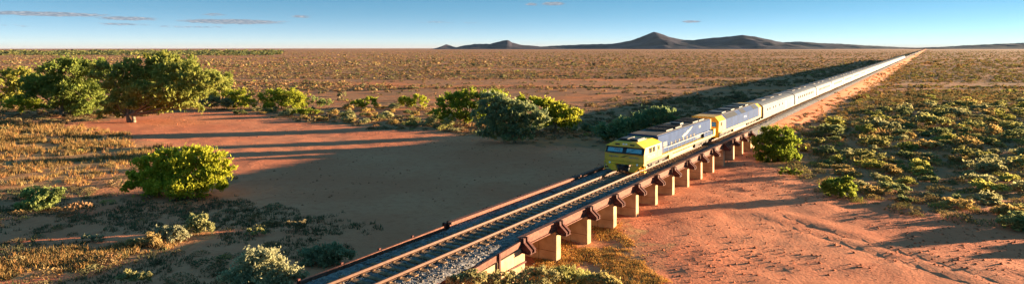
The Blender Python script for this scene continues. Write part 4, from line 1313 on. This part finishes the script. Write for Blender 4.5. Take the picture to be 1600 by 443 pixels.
for c in range(26):
    t0 = 102.6 + c * CL
    lab = ('fluted steel luggage and crew carriage with small windows, coupled behind the locomotives' if c == 0 else
           f'{ORD[c]} stainless steel carriage counted from the locomotives')
    car = empty('railway_carriage', on_track(t0, 0, 0), RZ, lab, 'carriage', 'stainless steel carriages of the train')
    part('body', CMs['body'], car)
    part('gangway', CMs['dia'], car)
    part('gangway', CMs['dia'], car, (0, CL - .46, 0))
    if c < 14:
        if c == 0:
            for y in (3.6, 5.4, 8.2, 10.0, 13.2, 16.0):
                part('window', CMs['small'], car, (0, y, 0))
            for y in (19.0, 25.6):
                part('door', CMs['door'], car, (0, y, 0))
        else:
            for k in range(9):
                part('window', CMs['win'], car, (0, 4.6 + k * 2.3, 0))
                if c < 4:
                    part('window', CMs['winl'], car, (0, 4.6 + k * 2.3, 0))
            for y in (2.0, 26.0):
                part('door', CMs['door'], car, (0, y, 0))
        part('underframe_boxes', CMs['skirt'], car)
        for y in (7.0, 14.0, 21.0):
            part('roof_vent', CMs['vent'], car, (0, y, 0))
        for y in (4.2, CL - 4.2):
            b = part('bogie', CMs['bog'], car, (0, y, 0))
            part('wheelset', CMs['ws'], b); part('wheelset', CMs['ws'], b, (0, 2.9, 0))

# ------------------------------------------------------------------ clods and pebbles on the sand
r = np.random.default_rng(401)
PX = []; PY = []
for P_, n_ in ((BED_R, 3400), (BED_L, 2000)):
    xs_ = [p[0] for p in P_]; ys_ = [p[1] for p in P_]
    x = r.uniform(min(xs_), max(xs_), n_ * 4); y = r.uniform(min(ys_), max(ys_), n_ * 4)
    m = inpoly(x, y, P_) & (fbm(x / 6, y / 6, 3) + r.uniform(-.2, .2, len(x)) > .5) & (y > 30) & (np.abs(x) < y * .95)
    PX.append(x[m][:n_]); PY.append(y[m][:n_])
PX = np.concatenate(PX); PY = np.concatenate(PY); n = len(PX)
PZ = gz(PX, PY)
P = oct_v[None] * (.03 + .11 * r.random((n, 1, 1)) ** 3) * r.uniform(.6, 1.3, (n, 6, 1))
ang = r.uniform(0, 6.28, n); ca, sa = np.cos(ang)[:, None], np.sin(ang)[:, None]
P = np.stack([P[..., 0] * ca - P[..., 1] * sa + PX[:, None], P[..., 0] * sa + P[..., 1] * ca + PY[:, None], P[..., 2] * .7 + PZ[:, None] + .01], -1)
F = (oct_f[None] + (np.arange(n) * 6)[:, None, None]).reshape(-1, 3)
M_clod = plain('red_clods', (.42, .14, .07), .95, var=.3, scale=.8, spec=.05)
cl = link(bpy.data.objects.new('pebbles', np_mesh('pebbles', P.reshape(-1, 3), F, M_clod)))
tag(cl, 'red clods and pebbles strewn over the creek sand', 'pebbles', kind='stuff')

# ------------------------------------------------------------------ haze
hv = [(-17000, -14000), (17000, 19000)]
hz = MB().box(hv[0][0], hv[1][0], hv[0][1], hv[1][1], -8.0, 240.0)
me = hz.mesh('haze', M_dark)
me.materials.clear()
hm = bpy.data.materials.new('dry_air'); hm.use_nodes = True
nt = hm.node_tree
nt.nodes.remove(nt.nodes['Principled BSDF'])
pv = nt.nodes.new('ShaderNodeVolumePrincipled')
pv.inputs['Color'].default_value = (.5, .72, 1.0, 1)
pv.inputs['Density'].default_value = 5e-6
nt.links.new(pv.outputs[0], nt.nodes['Material Output'].inputs['Volume'])
me.materials.append(hm)
ho = link(bpy.data.objects.new('haze', me))
tag(ho, 'thin dry haze over the whole plain', 'haze', kind='stuff')
